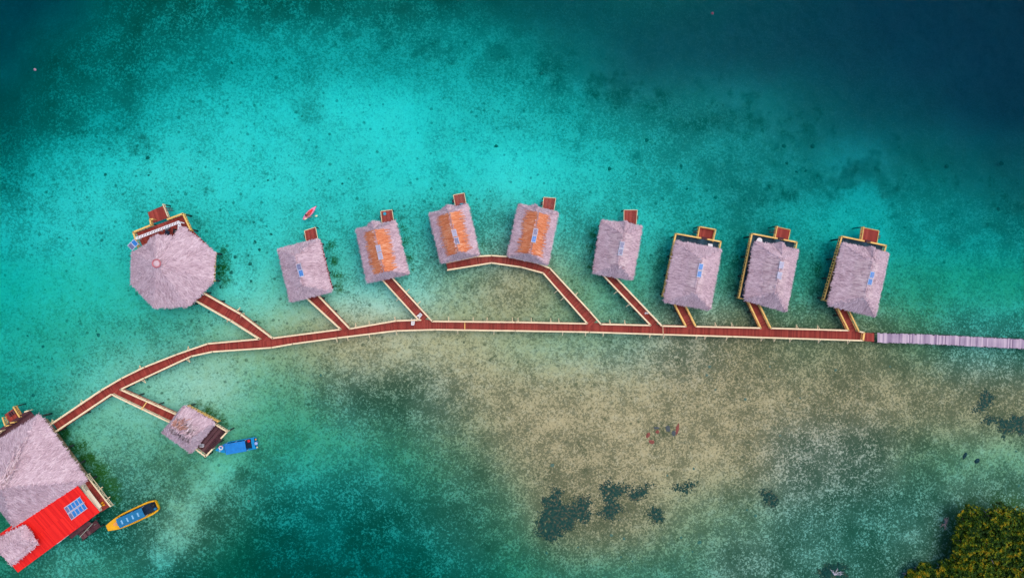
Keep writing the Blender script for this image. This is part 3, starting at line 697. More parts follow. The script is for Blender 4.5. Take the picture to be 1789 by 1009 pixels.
# ------------------------------------------------------------------ thatch
def facet_strips(mb, tri, down, dens, L=(0.6, 1.2), Wd=(0.06, 0.13), lift=(0.015, 0.06), over=0.30, wob=0.34):
    a, b, c = [Vector(p) for p in tri]
    nrm = (b - a).cross(c - a); area = nrm.length / 2
    if area < 1e-3: return
    nrm.normalize()
    if nrm.z < 0: nrm = -nrm
    down = (down - nrm * down.dot(nrm)).normalized(); side = nrm.cross(down).normalized()
    for _ in range(int(area * dens)):
        r1 = math.sqrt(random.random()); r2 = random.random()
        p = a * (1 - r1) + b * (r1 * (1 - r2)) + c * (r1 * r2)
        l = random.uniform(*L); w_ = random.uniform(*Wd); ang = random.gauss(0, wob)
        d = (down * math.cos(ang) + side * math.sin(ang)); s_ = nrm.cross(d)
        h0 = random.uniform(*lift); h1 = h0 + random.uniform(0.0, 0.045)
        p0 = p - d * l * .5 + nrm * h0; p1 = p + d * l * .5 + nrm * h1
        m_ = (p0 + p1) / 2 + nrm * 0.025
        mb.add([p0 - s_ * w_ * .5, p0 + s_ * w_ * .5, m_ + s_ * w_ * .5, p1 + s_ * w_ * .28, p1 - s_ * w_ * .28, m_ - s_ * w_ * .5], [(0, 1, 2, 5), (5, 2, 3, 4)])
def eave_fringe(mb, a, b, down, step=0.06, L=(0.36, 0.62)):
    a, b = Vector(a), Vector(b); n = int((b - a).length / step); e = (b - a).normalized()
    for i in range(n):
        p = lerp(a, b, (i + random.random()) / n); l = random.uniform(*L); wd = random.uniform(.08, .16); l += .12 * mnoise.noise(p * 1.3)
        if random.random() < .02: l *= 1.35
        d = (down + e * random.gauss(0, .3)).normalized(); p0 = p - d * .5 + Vector((0, 0, .12)); p1 = p + d * (l - .35) + Vector((0, 0, random.uniform(-.1, .05)))
        s_ = e * wd * .5
        mb.add([p0 - s_, p0 + s_, p1 + s_ * .5, p1 - s_ * .5], [(0, 1, 2, 3)])
def thatch_shell(mb, facets, thick=0.22):
    for f in facets:
        mb.prism([Vector(p) for p in f], thick=thick)
def center(pts):
    c = Vector((0, 0, 0))
    for p in pts: c += Vector(p)
    return c / len(pts)
def roof_mesh(parent, facets, eaves, dens=34, mat='thatch', name='roof'):
    """facets: (polygon, downslope); eaves: (a, b, outward-down)"""
    mb = MB(); thatch_shell(mb, [f for f, _ in facets])
    for f, dn in facets:
        for i in range(1, len(f) - 1): facet_strips(mb, (f[0], f[i], f[i + 1]), dn, dens)
    for a, b, dn in eaves: eave_fringe(mb, a, b, dn)
    return mb.build(name, mat, parent)

def solar(parent, quad, cell, mat_frame='metal_frame', nx=1, ny=1, h=0.14):
    """quad: four 3-D corners; a framed module, its cells a sub-part"""
    q = [Vector(p) for p in quad]; n = (q[1] - q[0]).cross(q[3] - q[0]).normalized()
    if n.z < 0: n = -n
    mb = MB(); base = [p + n * h for p in q]; mb.prism(base, thick=0.05)
    for p in base: mb.beam(p - n * .02, p - n * (h + .25), .05, .05)
    o = mb.build('solar_panel', mat_frame, parent)
    c = MB()
    for i in range(nx):
        for j in range(ny):
            e = .085
            def pt(u, v): return lerp(lerp(base[0], base[1], u), lerp(base[3], base[2], u), v)
            u0, u1, v0, v1 = (i + e) / nx, (i + 1 - e) / nx, (j + e) / ny, (j + 1 - e) / ny
            c.prism([pt(u0, v0) + n * .012, pt(u1, v0) + n * .012, pt(u1, v1) + n * .012, pt(u0, v1) + n * .012], thick=.01)
    c.build('cells', cell, o)
    return o

EAVE, RISE = 3.9, 3.1
def ladder(parent, top, out):
    """top: point at the platform edge, out: direction away from it"""
    mb = MB(); o = Vector(out).normalized(); s_ = Vector((-o.y, o.x, 0))
    for k in (-1, 1):
        mb.beam(top + s_ * .25 * k + o * .06 + Vector((0, 0, .65)), top + s_ * .25 * k + o * .45 + Vector((0, 0, -1.6)), .07, .07)
    for i in range(5):
        z = .4 - i * .38; q = top + o * (.12 + i * .06) + Vector((0, 0, z)); mb.beam(q - s_ * .25, q + s_ * .25, .06, .06)
    mb.build('ladder', 'dark_deck', parent)

def hut(label, roof, panels, platform, ladder_side, cells=('cell_blue', 'cell_blue'), cap='thatch_pink', bump=None, patch=None, deck=None, plat_rails=(), ridge=(.24, .78), cap_half=1.9, door_at=0.6):
    """roof: TL, TR, BR, BL eave corners in photo pixels"""
    if patch: ridge = (.15, .87)
    TL, TR, BR, BL = [P(x, y, EAVE) for x, y in roof]
    cc = center((TL, TR, BR, BL)); t = thing('thatched_hut', (cc.x, cc.y, ZD), label, 'hut', 'thatched huts along the boardwalk')
    up = Vector((0, 0, RISE))
    M1, M2 = (TL + TR) / 2, (BL + BR) / 2
    R1, R2 = lerp(M1, M2, ridge[0]) + up, lerp(M1, M2, ridge[1]) + up
    dL = (TL - TR).normalized() * .8 + Vector((0, 0, -.6)); dR = (TR - TL).normalized() * .8 + Vector((0, 0, -.6))
    dT = (M1 - M2).normalized() * .8 + Vector((0, 0, -.6)); dB = (M2 - M1).normalized() * .8 + Vector((0, 0, -.6))
    facets = [((TL, BL, R2, R1), dL), ((BR, TR, R1, R2), dR), ((TR, TL, R1), dT), ((BL, BR, R2), dB)]
    eaves = [(TL, BL, dL), (BR, TR, dR), (TR, TL, dT), (BL, BR, dB)]
    if bump is not None:                       # little gablet over the seaward veranda
        g = P(bump[0], bump[1], EAVE + .9); s_ = (TR - TL).normalized(); back = lerp(R1, (TL + TR) / 2, .35) + Vector((0, 0, .25)); back += s_ * ((g - M1).dot(s_) * .5)
        ga, gb = g - s_ * 1.1 + Vector((0, 0, -.7)) + dB * .5, g + s_ * 1.1 + Vector((0, 0, -.7)) + dB * .5
        facets += [((g, ga, back), (dL * .5 + dT * .3)), ((g, back, gb), (dR * .5 + dT * .3))]
        eaves += [(ga, g, dT), (g, gb, dT)]
    roof_o = roof_mesh(t, facets, eaves)
    # ridge cap: fronds laid across the ridge
    mb = MB(); ax = (R2 - R1).normalized(); half = cap_half
    lo_e, hi_e = (-.35, 1.35) if patch else (0.0, 1.0)
    Lr = (R2 - R1).length
    for side, dn in ((-1, dL), (1, dR)):
        E0, E1 = (TL, BL) if side < 0 else (TR, BR)
        nrm = (R2 - R1).cross((E0 - R1)).normalized()
        if nrm.z < 0: nrm = -nrm
        ds = (dn - nrm * dn.dot(nrm)).normalized()
        n = int(Lr * (17 if patch else 15))
        a0, a1 = (-.25, Lr + .15) if patch else (-.2, Lr + .2)
        if patch:
            o_ = nrm * .14; mb.prism([R1 + o_ + ax * .15, R2 + o_ - ax * .15, R2 + o_ - ax * .25 + ds * half * .8, R1 + o_ + ax * .25 + ds * half * .8], thick=.05)
        for rowk in range(4 if patch else 3):
            for i in range(n):
                sx = lerp(a0, a1, (i + random.random()) / n)
                over_hip = max(0, -sx, sx - Lr)
                frac = (rowk + random.uniform(-.3, .3)) / (4 if patch else 3)
                p = R1 + ax * sx + ds * (max(0, frac) * half) - up.normalized() * over_hip * 0.75
                wob = .45 * mnoise.noise(Vector((sx * .6, rowk, cc.x)))
                l = random.uniform(.7, 1.25 if rowk < 3 else 1.7) * (1 + wob); w_ = random.uniform(.08, .18)
                d = (ds + ax * random.gauss(0, .14)).normalized()
                h = (.17 if patch else .11) + .05 * (3 - rowk) / 3 + random.uniform(0, .05)
                p0, p1 = p + nrm * h - ds * .12, p + d * l + nrm * (h - .02 + random.uniform(-.03, .04)); s_ = nrm.cross(d) * w_ * .5
                mb.add([p0 - s_, p0 + s_, p1 + s_ * .4, p1 - s_ * .4], [(0, 1, 2, 3)])
    capo = mb.build('ridge_cap', 'thatch_orange' if patch else cap, roof_o)
    # solar modules straddling the slope beside the ridge
    for (px, py), ce in zip(panels, cells):
        k = P(px, py, EAVE + RISE + .12); u = ax * .56; v = (TR - TL).normalized() * .38
        solar(t, [k - u - v, k - u + v, k + u + v, k + u - v], ce, h=.12)
    # body
    ins = [lerp(p, cc, .17) for p in (TL, TR, BR, BL)]
    ins[0] = lerp(ins[0], ins[3], .16); ins[1] = lerp(ins[1], ins[2], .16)
    wl = MB()
    for i in range(4):
        a, b = ins[i], ins[(i + 1) % 4]
        n = max(3, int((b - a).length / .3))
        for k in range(n):
            p, q = lerp(a, b, k / n), lerp(a, b, (k + .96) / n); e = (b - a).normalized(); nn = Vector((-e.y, e.x, 0)) * .05
            wl.prism([p - nn, q - nn, q + nn, p + nn], z0=ZD + .02, z1=EAVE + .3)
    wo_ = wl.build('wall', 'wall', t)
    def opening(name, a, b, t0, t1, z0, z1, mat):
        e = (b - a).normalized(); nn = Vector((e.y, -e.x, 0))
        if nn.dot((a + b) / 2 - cc) < 0: nn = -nn
        p, q = lerp(a, b, t0), lerp(a, b, t1); m_ = MB()
        m_.prism([p + nn * .055, q + nn * .055, q + nn * .09, p + nn * .09], z0=z0, z1=z1); return m_.build(name, mat, wo_)
    opening('door', ins[3], ins[2], .25, .38, ZD + .03, ZD + 2.05, 'door')
    opening('window', ins[0], ins[1], .2, .45, ZD + .9, ZD + 2.0, 'glass'); opening('window', ins[0], ins[1], .55, .8, ZD + .9, ZD + 2.0, 'glass')
    opening('window', ins[1], ins[2], .4, .6, ZD + .9, ZD + 2.0, 'glass'); opening('window', ins[3], ins[0], .4, .6, ZD + .9, ZD + 2.0, 'glass')
    # deck
    fl = MB()
    if deck is None:
        c4 = [lerp(p, cc, .05) for p in (TL, TR, BR, BL)]
        c4[2] = lerp(c4[2], c4[1], .04); c4[3] = lerp(c4[3], c4[0], .04)
        deck_quad(fl, c4[0], c4[1], c4[2], c4[3], ZD, .25); fl.build('deck', 'red_deck', t)
        tl, tr, bl, br = c4[0], c4[1], c4[3], c4[2]
        z = Vector((0, 0, ZR - EAVE))
        ed = [lerp(tl, tr, 0.0) + z, lerp(tl, tr, .52) + z]
        railing(t, ed, mat='cream', infill='slat')
        railing(t, [tl + z, lerp(tl, bl, .25) + z], mat='cream', infill='slat')
    else:
        tl, tr, bl = [P(x, y, ZR) for x, y in deck]; br = tr + bl - tl
        deck_quad(fl, tl, tr, br, bl, ZD, .25); fl.build('deck', 'slate_deck', t)
        pc = center([P(x, y, ZR) for x, y in platform]); e = (tr - tl).normalized(); s_ = (pc - tl).dot(e) / (tr - tl).length
        gw = .6 / (tr - tl).length * 1.0
        railing(t, [tl, lerp(tl, tr, s_ - gw)], mat='yellow', infill='slat', w=.24)
        railing(t, [lerp(tl, tr, min(.98, s_ + gw)), tr], mat='yellow', infill='slat', w=.24)
        railing(t, [tl, bl], mat='yellow', infill='slat', w=.26)
        railing(t, [tr, lerp(tr, br, .3)], mat='yellow', infill='slat', w=.24)
        railing(t, [bl, lerp(bl, br, .22)], mat='yellow', infill='slat', w=.2)
    for i in range(3):
        for j in range(4):
            q = lerp(lerp(tl, tr, .04 + .46 * i), lerp(bl, br, .04 + .46 * i), .03 + .31 * j); stilt(t, q.x, q.y, ZD - .08, d=.3)
    # bathing platform
    ZP = 1.0
    a, b, c, d = [P(x, y, ZP) for x, y in platform]
    d = d + (d - a).normalized() * .5; c = c + (c - b).normalized() * .5
    pm = MB(); deck_quad(pm, a, b, c, d, ZP, .2); po = pm.build('bathing_platform', 'red_deck', t)
    em = MB(); lift = Vector((0, 0, .05))
    for p, q in ((d, a), (a, b), (b, c)): em.beam(p + lift, q + lift, .09, .1)
    em.build('edge_board', 'cream' if not plat_rails else 'yellow', po)
    for q in (a, b, c, d): stilt(t, q.x, q.y, ZP - .07, d=.2)
    for (i, j) in plat_rails:
        pp = [a, b, c, d]; z1 = Vector((0, 0, .9)); railing(t, [pp[i] + z1, pp[j] + z1], h=.9, mat='yellow', infill='cross', w=.14)
    out = (a - b).normalized() if ladder_side == 'l' else (b - a).normalized()
    ladder(t, (lerp(a, d, .42) if ladder_side == 'l' else lerp(b, c, .42)) + Vector((0, 0, 0)), out)
    # steps from veranda down to the platform
    st = MB(); m0 = (c + d) / 2; dv = ((a + b) / 2 - m0).normalized(); sd = (c - d).normalized() * .45
    for i in range(2):
        q = m0 + dv * (.1 + .25 * i); st.prism([q - sd, q + sd, q + sd + dv * .24, q - sd + dv * .24], z0=ZP + .02, z1=ZP + .32 - .14 * i)
    st.build('steps', 'dark_deck', t)
    return t

hut('plain grey thatched hut nearest the kayak, leftmost of the rectangular ones', [(485.3,434.8),(556.6,417.3),(579.3,508.8),(507,526.9)], [(522.6,466.3),(526.2,477)],
    [(532,403),(551.5,396.7),(555.4,417),(535,421)], 'l', cells=('cell_grey', 'cell_blue'), cap='thatch')
hut('orange-patched thatched hut beside the grey one, at the top of a slanting walkway', [(622,399.8),(690,385.9),(714,477.9),(641.7,493.4)], [(661.5,434),(664.5,447)],
    [(665,369),(685,366.3),(688,386.4),(667.5,389)], 'l', cells=('cell_pale', 'cell_pale'), bump=(651,385.9), patch=True)
hut('left of the two orange-patched huts sharing a curved walkway', [(749.8,372.8),(816.3,356),(837,445),(771.2,459.7)], [(794,407),(798,420.5)],
    [(792,340.6),(811,337.3),(814.5,356),(795.7,360)], 'l', cells=('cell_pale', 'cell_grey'), bump=(781.5,357.4), patch=True)
hut('right of the two orange-patched huts sharing a curved walkway', [(906.5,356),(974.8,370.3),(956.8,462.5),(887.2,447.6)], [(935.4,405),(932.8,417.4)],
    [(950,344.5),(971,346.3),(967.6,367.7),(947.8,365)], 'l', cells=('cell_grey', 'cell_blue'), bump=(936,357.4), patch=True)
hut('grey hut right of the orange-patched ones, no yellow balcony, bathing platform ladder on the right', [(1051.4,384),(1121.8,395),(1105,489),(1036.8,476.3)], [(1086.5,428),(1084,440)],
    [(1090,366.8),(1113.3,366.8),(1111.5,392.5),(1090,386)], 'r', cells=('cell_grey', 'cell_grey'), bump=(1093.5,386), cap_half=2.0)
hut('slate-decked hut whose bathing platform has yellow rails on three sides', [(1181,420.9),(1259.7,435),(1240.4,540.7),(1160.5,526.5)], [(1224,466),(1221.5,478.5)],
    [(1219.7,396.4),(1248,401.5),(1244,418),(1217,412)], 'l', deck=[(1181,408),(1259.7,422),(1158,517.5)], plat_rails=((0, 1), (3, 0), (1, 2)), cap_half=1.2)
hut('slate-decked hut with two pale grey solar panels and the shaggiest thatch', [(1318.8,421.6),(1395,436),(1373.5,544),(1301,522.8)], [(1365,463),(1361.6,481)],
    [(1354.5,395.5),(1380.6,401.4),(1377,418),(1351,413)], 'l', cells=('cell_pale', 'cell_pale'), bump=(1367,423), deck=[(1314,408),(1392.5,422.8),(1291,520.4)], plat_rails=((3, 0),), cap_half=2.2)
hut('rightmost slate-decked hut, by the end of the red boardwalk', [(1472.2,424),(1553,441.9),(1529.3,552.5),(1447,532)], [(1523,480),(1519.5,492)],
    [(1504.4,396.7),(1535.3,403),(1531.7,424),(1501,416.9)], 'r', bump=(1527,431), deck=[(1471,412.8),(1548.4,428.8),(1439.4,524)], plat_rails=((3, 0),), cap_half=2.2)

# ------------------------------------------------------------------ octagonal hut
def octagon():
    ze = 3.9; za = 8.8
    outline = [(316.4,394.7,4.0),(374,440.6,ze),(371,491,ze),(330.8,534,ze),(269,537,ze),(228.8,495.2,ze),(230,440.6,ze),(243,434,4.3),(255,428,4.6),(262,418,4.9),(273,411,5.2),(288,412,5.2),(302,413,5.0),(309,408,4.8),(311.5,402,4.4)]
    pts = [P(x, y, z) for x, y, z in outline]; A = P(274, 460, za)
    base = center(pts); t = thing('octagonal_hut', (base.x, base.y, ZD), 'large octagonal thatched hut with a ring at its peak and a notched front', 'hut')
    facets = []; eaves = []
    for i in range(len(pts)):
        a, b = pts[i], pts[(i + 1) % len(pts)]; m_ = (a + b) / 2; dn = (m_ - A).normalized()
        facets.append(((a, b, A), dn)); eaves.append((a, b, dn))
    roof = roof_mesh(t, facets, eaves, dens=34)
    mb = MB(); mb.torus(A + Vector((0, 0, .12)), .62, .13); mb.build('peak_ring', plain('faded_red_ring', (.50, .16, .17), .8), roof)
    mb = MB(); mb.tube([A + Vector((0, 0, -.3)), A + Vector((0, 0, .1)), A + Vector((0, 0, .28))], [.58, .55, .2], 14); mb.build('peak_cap', 'thatch_pink', roof)
    # floor: octagon plus the seaward deck
    fl = MB()
    oc = [P(x, y, ZR) for x, y in [(330,400),(373.5,442),(370.5,490),(331,531),(271,533),(234,493),(236,440),(262,414)]]
    cc = center(oc); fl.prism([Vector((p.x, p.y, ZD - .01)) for p in oc], thick=.08)
    oa, ob, oc2, od = [P(x, y, ZR) for x, y in ((233,405.5),(318.5,373.5),(333,404),(247,437))]
    deck_quad(fl, oa, ob, oc2, od, ZD + .03, .22); fl.build('deck', 'red_deck', t)
    railing(t, PL([(374.3,441),(371.8,491)], ZR), mat='yellow', infill='slat')
    railing(t, PL([(243,437),(232.5,405.5),(263.5,393),(261.8,383),(267,382.5)], ZR), mat='yellow', infill='slat', w=.26)
    railing(t, PL([(292,383),(319.3,373),(333,402)], ZR), mat='yellow', infill='slat', w=.26)
    inner = MB(); a, b, c = P(237.4,416.5,3.3), P(313.6,387.5,3.3), P(312.5,412,3.3)
    for p, q in ((a, b), (b, c)):
        e = (q - p).normalized(); s_ = Vector((-e.y, e.x, 0))
        inner.beam(p + s_ * .18, q + s_ * .18, .1, .1); inner.beam(p - s_ * .18, q - s_ * .18, .1, .1)
        n = int((q - p).length / .45)
        for i in range(n): inner.beam(lerp(p, q, i / n) - s_ * .16, lerp(p, q, (i + .8) / n) + s_ * .16, .2, .07)
    inner.beam(b, P(322, 390, 3.3), .1, .1)
    for p in (a, lerp(a, b, .5), b, c): inner.beam(p, p + Vector((0, 0, -1.75)), .14, .14)
    inner.build('pergola_beam', 'white', t)
    ZP = .95; pf = [P(x, y, ZP) for x, y in ((258,371),(288.5,357.5),(297,379),(264,391))]
    pm = MB(); deck_quad(pm, *pf, ZP, .22); po = pm.build('bathing_platform', 'red_deck', t)
    railing(t, [pf[1] + Vector((0, 0, .9)), pf[2] + Vector((0, 0, .9))], h=.9, w=.12)
    ladder(t, lerp(pf[1], pf[2], .4), (pf[1] - pf[0]))
    for q in pf: stilt(t, q.x, q.y, ZP - .07, d=.2)
    for q in oc + [oa, ob]: stilt(t, q.x, q.y, ZD - .1, d=.3)
    for k in range(8):
        q = lerp(oc[k], cc, .5); stilt(t, q.x, q.y, ZD - .1, d=.3)
    wl = MB()
    for i in range(8):
        a, b = lerp(oc[i], cc, .16), lerp(oc[(i + 1) % 8], cc, .16)
        if i == 7: continue
        n = int((b - a).length / .35)
        for k in range(n):
            p, q = lerp(a, b, k / n), lerp(a, b, (k + .95) / n); e = (b - a).normalized(); nn = Vector((-e.y, e.x, 0)) * .05
            wl.prism([p - nn, q - nn, q + nn, p + nn], z0=ZD + .02, z1=ze + .2)
    wl.build('wall', 'wall', t)
    q4 = [P(223,429,3.7), P(234.5,417.6,3.7), P(243,426,4.1), P(231.7,437.8,4.1)]
    h1, h2 = lerp(q4[0], q4[1], .5), lerp(q4[3], q4[2], .5)
    solar(t, [q4[0], h1, h2, q4[3]], 'cell_grey', h=.1); solar(t, [h1, q4[1], q4[2], h2], 'cell_blue', h=.1)
    return t
octagon()

# ------------------------------------------------------------------ small landing hut
def landing_hut():
    ze = 3.9
    T_, R_, B_, L_ = [P(x, y, ze) for x, y in ((320.8,708.5),(375.4,738.9),(333.8,790.8),(282.7,755))]
    cc = center((T_, R_, B_, L_)); t = thing('landing_hut', (cc.x, cc.y, ZD), 'small square thatched hut with an orange-stained roof above the blue boat', 'hut')
    R1 = lerp((T_ + L_) / 2, (R_ + B_) / 2, .2) + Vector((0, 0, 2.7)); R2 = lerp((T_ + L_) / 2, (R_ + B_) / 2, .8) + Vector((0, 0, 2.7))
    f = []; ev = []
    def fa(poly, e):
        m_ = (e[0] + e[1]) / 2; dn = (m_ - cc).normalized() * .8 + Vector((0, 0, -.6)); f.append((poly, dn)); ev.append((e[0], e[1], dn))
    fa((T_, R1, R2, R_), (T_, R_)); fa((L_, B_, R2, R1), (L_, B_)); fa((T_, L_, R1), (T_, L_)); fa((R_, R2, B_), (R_, B_))
    ro = roof_mesh(t, f, ev, dens=34)
    mb = MB(); ax = (R2 - R1).normalized(); dn = f[1][1]
    for side, dn, c0 in ((1, f[0][1], None), (-1, f[1][1], None)):
        for _ in range(150):
            p = lerp(R1, R2, random.uniform(-.05, 1.05)) + dn * random.uniform(0, 1.3); d = (dn + ax * random.gauss(0, .15)).normalized()
            p = p + Vector((0, 0, .16)); q = p + d * random.uniform(.7, 1.1); s_ = ax * random.uniform(.06, .12)
            mb.add([p - s_, p + s_, q + s_ * .5, q - s_ * .5], [(0, 1, 2, 3)])
    mb.build('ridge_cap', 'thatch_pink', ro)
    mb = MB(); k = lerp(R1, R2, .12); dn = f[0][1]
    for _ in range(36):
        p = k + ax * random.gauss(.35, .55) + dn * abs(random.gauss(.4, .5)) + Vector((0, 0, .21)); q = p + (dn + ax * random.gauss(.2, .4)).normalized() * random.uniform(.5, 1); s_ = ax * random.uniform(.04, .09)
        mb.add([p - s_, p + s_, q + s_ * .5, q - s_ * .5], [(0, 1, 2, 3)])
    mb.build('stained_patch', 'stain', ro)
    a, b, c, d = [P(x, y, ZR) for x, y in ((374,740),(397,753.6),(359,797),(338,783))]
    e0, e1 = lerp(T_, cc, .1), lerp(L_, cc, .1)
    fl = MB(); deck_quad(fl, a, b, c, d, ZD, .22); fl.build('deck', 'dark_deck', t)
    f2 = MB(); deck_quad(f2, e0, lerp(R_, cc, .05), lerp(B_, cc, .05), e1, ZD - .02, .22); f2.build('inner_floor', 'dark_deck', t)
    railing(t, PL([(372,738.5),(397,753.6),(386,765)], ZR), infill='slat', w=.24); railing(t, PL([(370.5,784.5),(359,797),(340,783)], ZR), infill='slat', w=.24)
    railing(t, [lerp(T_, cc, .07) + Vector((0, 0, -1.4)), lerp(R_, cc, .0) + Vector((0, 0, -1.4))], mat='yellow', infill='slat')
    for q in (a, b, c, d, e0, e1, (b + c) / 2, (e0 + e1) / 2, cc): stilt(t, q.x, q.y, ZD - .1, d=.26)
    ps = MB()
    for q in (T_, R_, B_, L_):
        p = lerp(q, cc, .12); ps.beam(Vector((p.x, p.y, ZD)), Vector((p.x, p.y, ze + .2)), .16, .16)
    ps.build('roof_post', 'wood', t)
    return t
landing_hut()
c = P(353.5, 777, ZD); mb = MB()
mb.prism([c + Vector((x, y, 0)) for x, y in ((-.3, -.25), (.3, -.25), (.3, .25), (-.3, .25))], z0=ZD + .01, z1=ZD + .45)
cb = mb.build('cool_box', 'white'); tag(cb, 'white cool box on the dark deck of the landing hut', 'cool box')
mb = MB(); mb.prism([c + Vector((x, y, 0)) for x, y in ((-.24, -.17), (.24, -.17), (.24, .17), (-.24, .17))], z0=ZD + .452, z1=ZD + .49); mb.build('lid', 'grey', cb)

# ------------------------------------------------------------------ main lodge, lower left
def lodge():
    ze, za = 4.0, 10.2
    A, B, B2, C_, D_ = [P(x, y, ze) for x, y in ((68.5,724),(152,838),(134,850.5),(24.5,923),(-62,807))]
    AP = P(3, 850, za); cc = center((A, B, C_, D_))
    t = thing('thatched_lodge', (cc.x, cc.y, ZD), 'large lodge with a grey pyramid thatch and a bright red metal roof', 'building')
    f = []; ev = []
    for a, b in ((A, B), (B, B2), (B2, C_), (C_, D_), (D_, A)):
        dn = ((a + b) / 2 - AP).normalized(); f.append(((a, b, AP), dn)); ev.append((a, b, dn))
    ro = roof_mesh(t, f, ev, dens=34)
    mb = MB()
    for q, n in ((A, 330),):                # worn pale thatch along the hips and peak
        for _ in range(n):
            u = abs(random.gauss(0, .25)); p = lerp(AP, q, u) + Vector((random.gauss(0, .3), random.gauss(0, .3), .16 + .1)); d = (q - AP).normalized() + Vector((random.gauss(0, .5), random.gauss(0, .5), 0)); d.normalize()
            s_ = d.cross(Vector((0, 0, 1))).normalized() * random.uniform(.05, .11); e = p + d * random.uniform(.5, 1)
            mb.add([p - s_, p + s_, e + s_ * .4, e - s_ * .4], [(0, 1, 2, 3)])
    mb.build('hip_cap', 'thatch_pink', ro)
    # red metal roof in long sheets
    zt, zl = 4.35, 3.1
    r0, r1, r2, r3 = P(129.5,840.5,zt), P(174.4,893.6,zl), P(31,999.5,zl), P(-18,944,zt)
    mb = MB(); n = 17
    for i in range(n):
        t0, t1 = i / n, (i + 1) / n - .0006; u = Vector((0, 0, .012 * (i % 2)))
        mid = lambda tt: lerp(lerp(r0, r3, tt), lerp(r1, r2, tt), .56)
        k = 4
        for j in range(k):
            a0, a1 = lerp(t0, t1, j / k), lerp(t0, t1, (j + .97) / k); h = Vector((0, 0, .02 if j == 0 else 0))
            mb.prism([lerp(r0, r3, a0) + u + h, lerp(r0, r3, a1) + u + h, mid(a1) + u + h, mid(a0) + u + h], thick=.03)
            dz = Vector((0, 0, -.035))
            mb.prism([mid(a0) + u + dz + h, mid(a1) + u + dz + h, lerp(r1, r2, a1) + u + dz + h, lerp(r1, r2, a0) + u + dz + h], thick=.03)
    mr = mb.build('metal_roof', 'red_roof', t)
    mb = MB(); g0, g1 = P(154,906,zl - .12), P(99,948.5,zl - .12); mb.beam(g0, g1, .26, .12); mb.build('gutter', 'white', mr)
    # solar array: two rows of five
    q = [P(112,885.5,3.85), P(140,866,4.0), P(153.5,887,3.5), P(125.5,907.5,3.4)]
    for i in range(5):
        for j in range(2):
            pt = lambda u, v: lerp(lerp(q[0], q[1], u), lerp(q[3], q[2], u), v)
            u0, u1, v0, v1 = i / 5 + .008, (i + 1) / 5 - .008, j / 2 + .012, (j + 1) / 2 - .012
            solar(mr, [pt(u0, v0), pt(u1, v0), pt(u1, v1), pt(u0, v1)], 'cell_grey' if i == 0 else 'cell_blue', h=.14)
    # small thatched roof over the far end
    zs = 4.7
    s = [P(x, y, zs) for x, y in ((42,917),(65.5,948.5),(20,987),(-14,945))]
    ra, rb = lerp(s[0], s[1], .48) + Vector((0, 0, 1.0)), lerp(s[3], s[2], .45) + Vector((0, 0, 1.0)); ra = lerp(ra, rb, .12); rb = lerp(rb, ra, .12)
    cs = center(s); f = []; ev = []
    for poly, e in (((s[0], s[3], rb, ra), (s[0], s[3])), ((s[1], ra, rb, s[2]), (s[1], s[2])), ((s[0], ra, s[1]), (s[0], s[1])), ((s[2], rb, s[3]), (s[2], s[3]))):
        dn = ((e[0] + e[1]) / 2 - cs).normalized() * .85 + Vector((0, 0, -.5)); f.append((poly, dn)); ev.append((e[0], e[1], dn))
    roof_mesh(t, f, ev, dens=34, mat='thatch', name='porch_roof')
    # cream awning along the side
    aw = MB(); aw.prism([P(x, y, 2.7) for x, y in ((134,846),(143.8,843.5),(146.4,846.7),(145.7,851.3),(150.2,857),(154.7,854.5),(177.3,884),(170,891.5))], thick=.08); aw.build('awning', 'cream_wall', t)
    # decks
    fl = MB()
    Lo = [P(x, y, ZD) for x, y in ((84,744),(191,884.5),(22,1000),(-85,830))]
    deck_quad(fl, Lo[0], Lo[1], P(60,958,ZD), P(-40,800,ZD), ZD, .25)
    deck_quad(fl, P(50.5,714.5,ZD), P(68,734,ZD), P(-40,815,ZD), P(-64,791,ZD), ZD + .01, .25)
    deck_quad(fl, P(148,905,ZD), P(177,893,ZD), P(191,884.5,ZD), P(150,840,ZD), ZD + .012, .25)
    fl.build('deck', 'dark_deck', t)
    f3 = MB(); deck_quad(f3, P(150,834,ZD + .1), P(192,884,ZD + .1), P(176,894,ZD + .1), P(140,846,ZD + .1), ZD + .03, .22); f3.build('side_deck', 'red_deck', t)
    railing(t, PL([(150.5,829.5),(192.7,884)], ZR), mat='cream', w=.2)
    for x, y in ((175,853),(187,871)): brace(t, x, y, [(150.5,829.5),(192.7,884)], L=.9)
    mb = MB()
    ws = [lerp(p, cc, .12) for p in (A, B, C_, D_)]
    for i in range(4):
        a, b = ws[i], ws[(i + 1) % 4]; n = int((b - a).length / .4)
        for k in range(n):
            p, q2 = lerp(a, b, k / n), lerp(a, b, (k + .95) / n); e = (b - a).normalized(); nn = Vector((-e.y, e.x, 0)) * .06
            mb.prism([p - nn, q2 - nn, q2 + nn, p + nn], z0=ZD + .05, z1=ze + .4)
    mb.build('wall', 'wall', t)
    mb = MB(); e = [lerp(p, center((r0, r1, r2, r3)), .06) for p in (r0, r1, r2, r3)]
    for a, b in ((e[0], e[1]), (e[1], e[2]), (e[2], e[3])):
        n = int((b - a).length / .4)
        for k in range(n):
            p, q2 = lerp(a, b, k / n), lerp(a, b, (k + .95) / n); ee = (b - a).normalized(); nn = Vector((-ee.y, ee.x, 0)) * .06
            mb.prism([Vector((v.x, v.y, 0)) for v in (p - nn, q2 - nn, q2 + nn, p + nn)], z0=ZD - .1, z1=2.95)
    mb.build('annex_wall', 'cream_wall', t)
    fl = MB(); fl.prism([Vector((p.x, p.y, ZD - .12)) for p in e], thick=.1); fl.build('annex_floor', 'dark_deck', t)
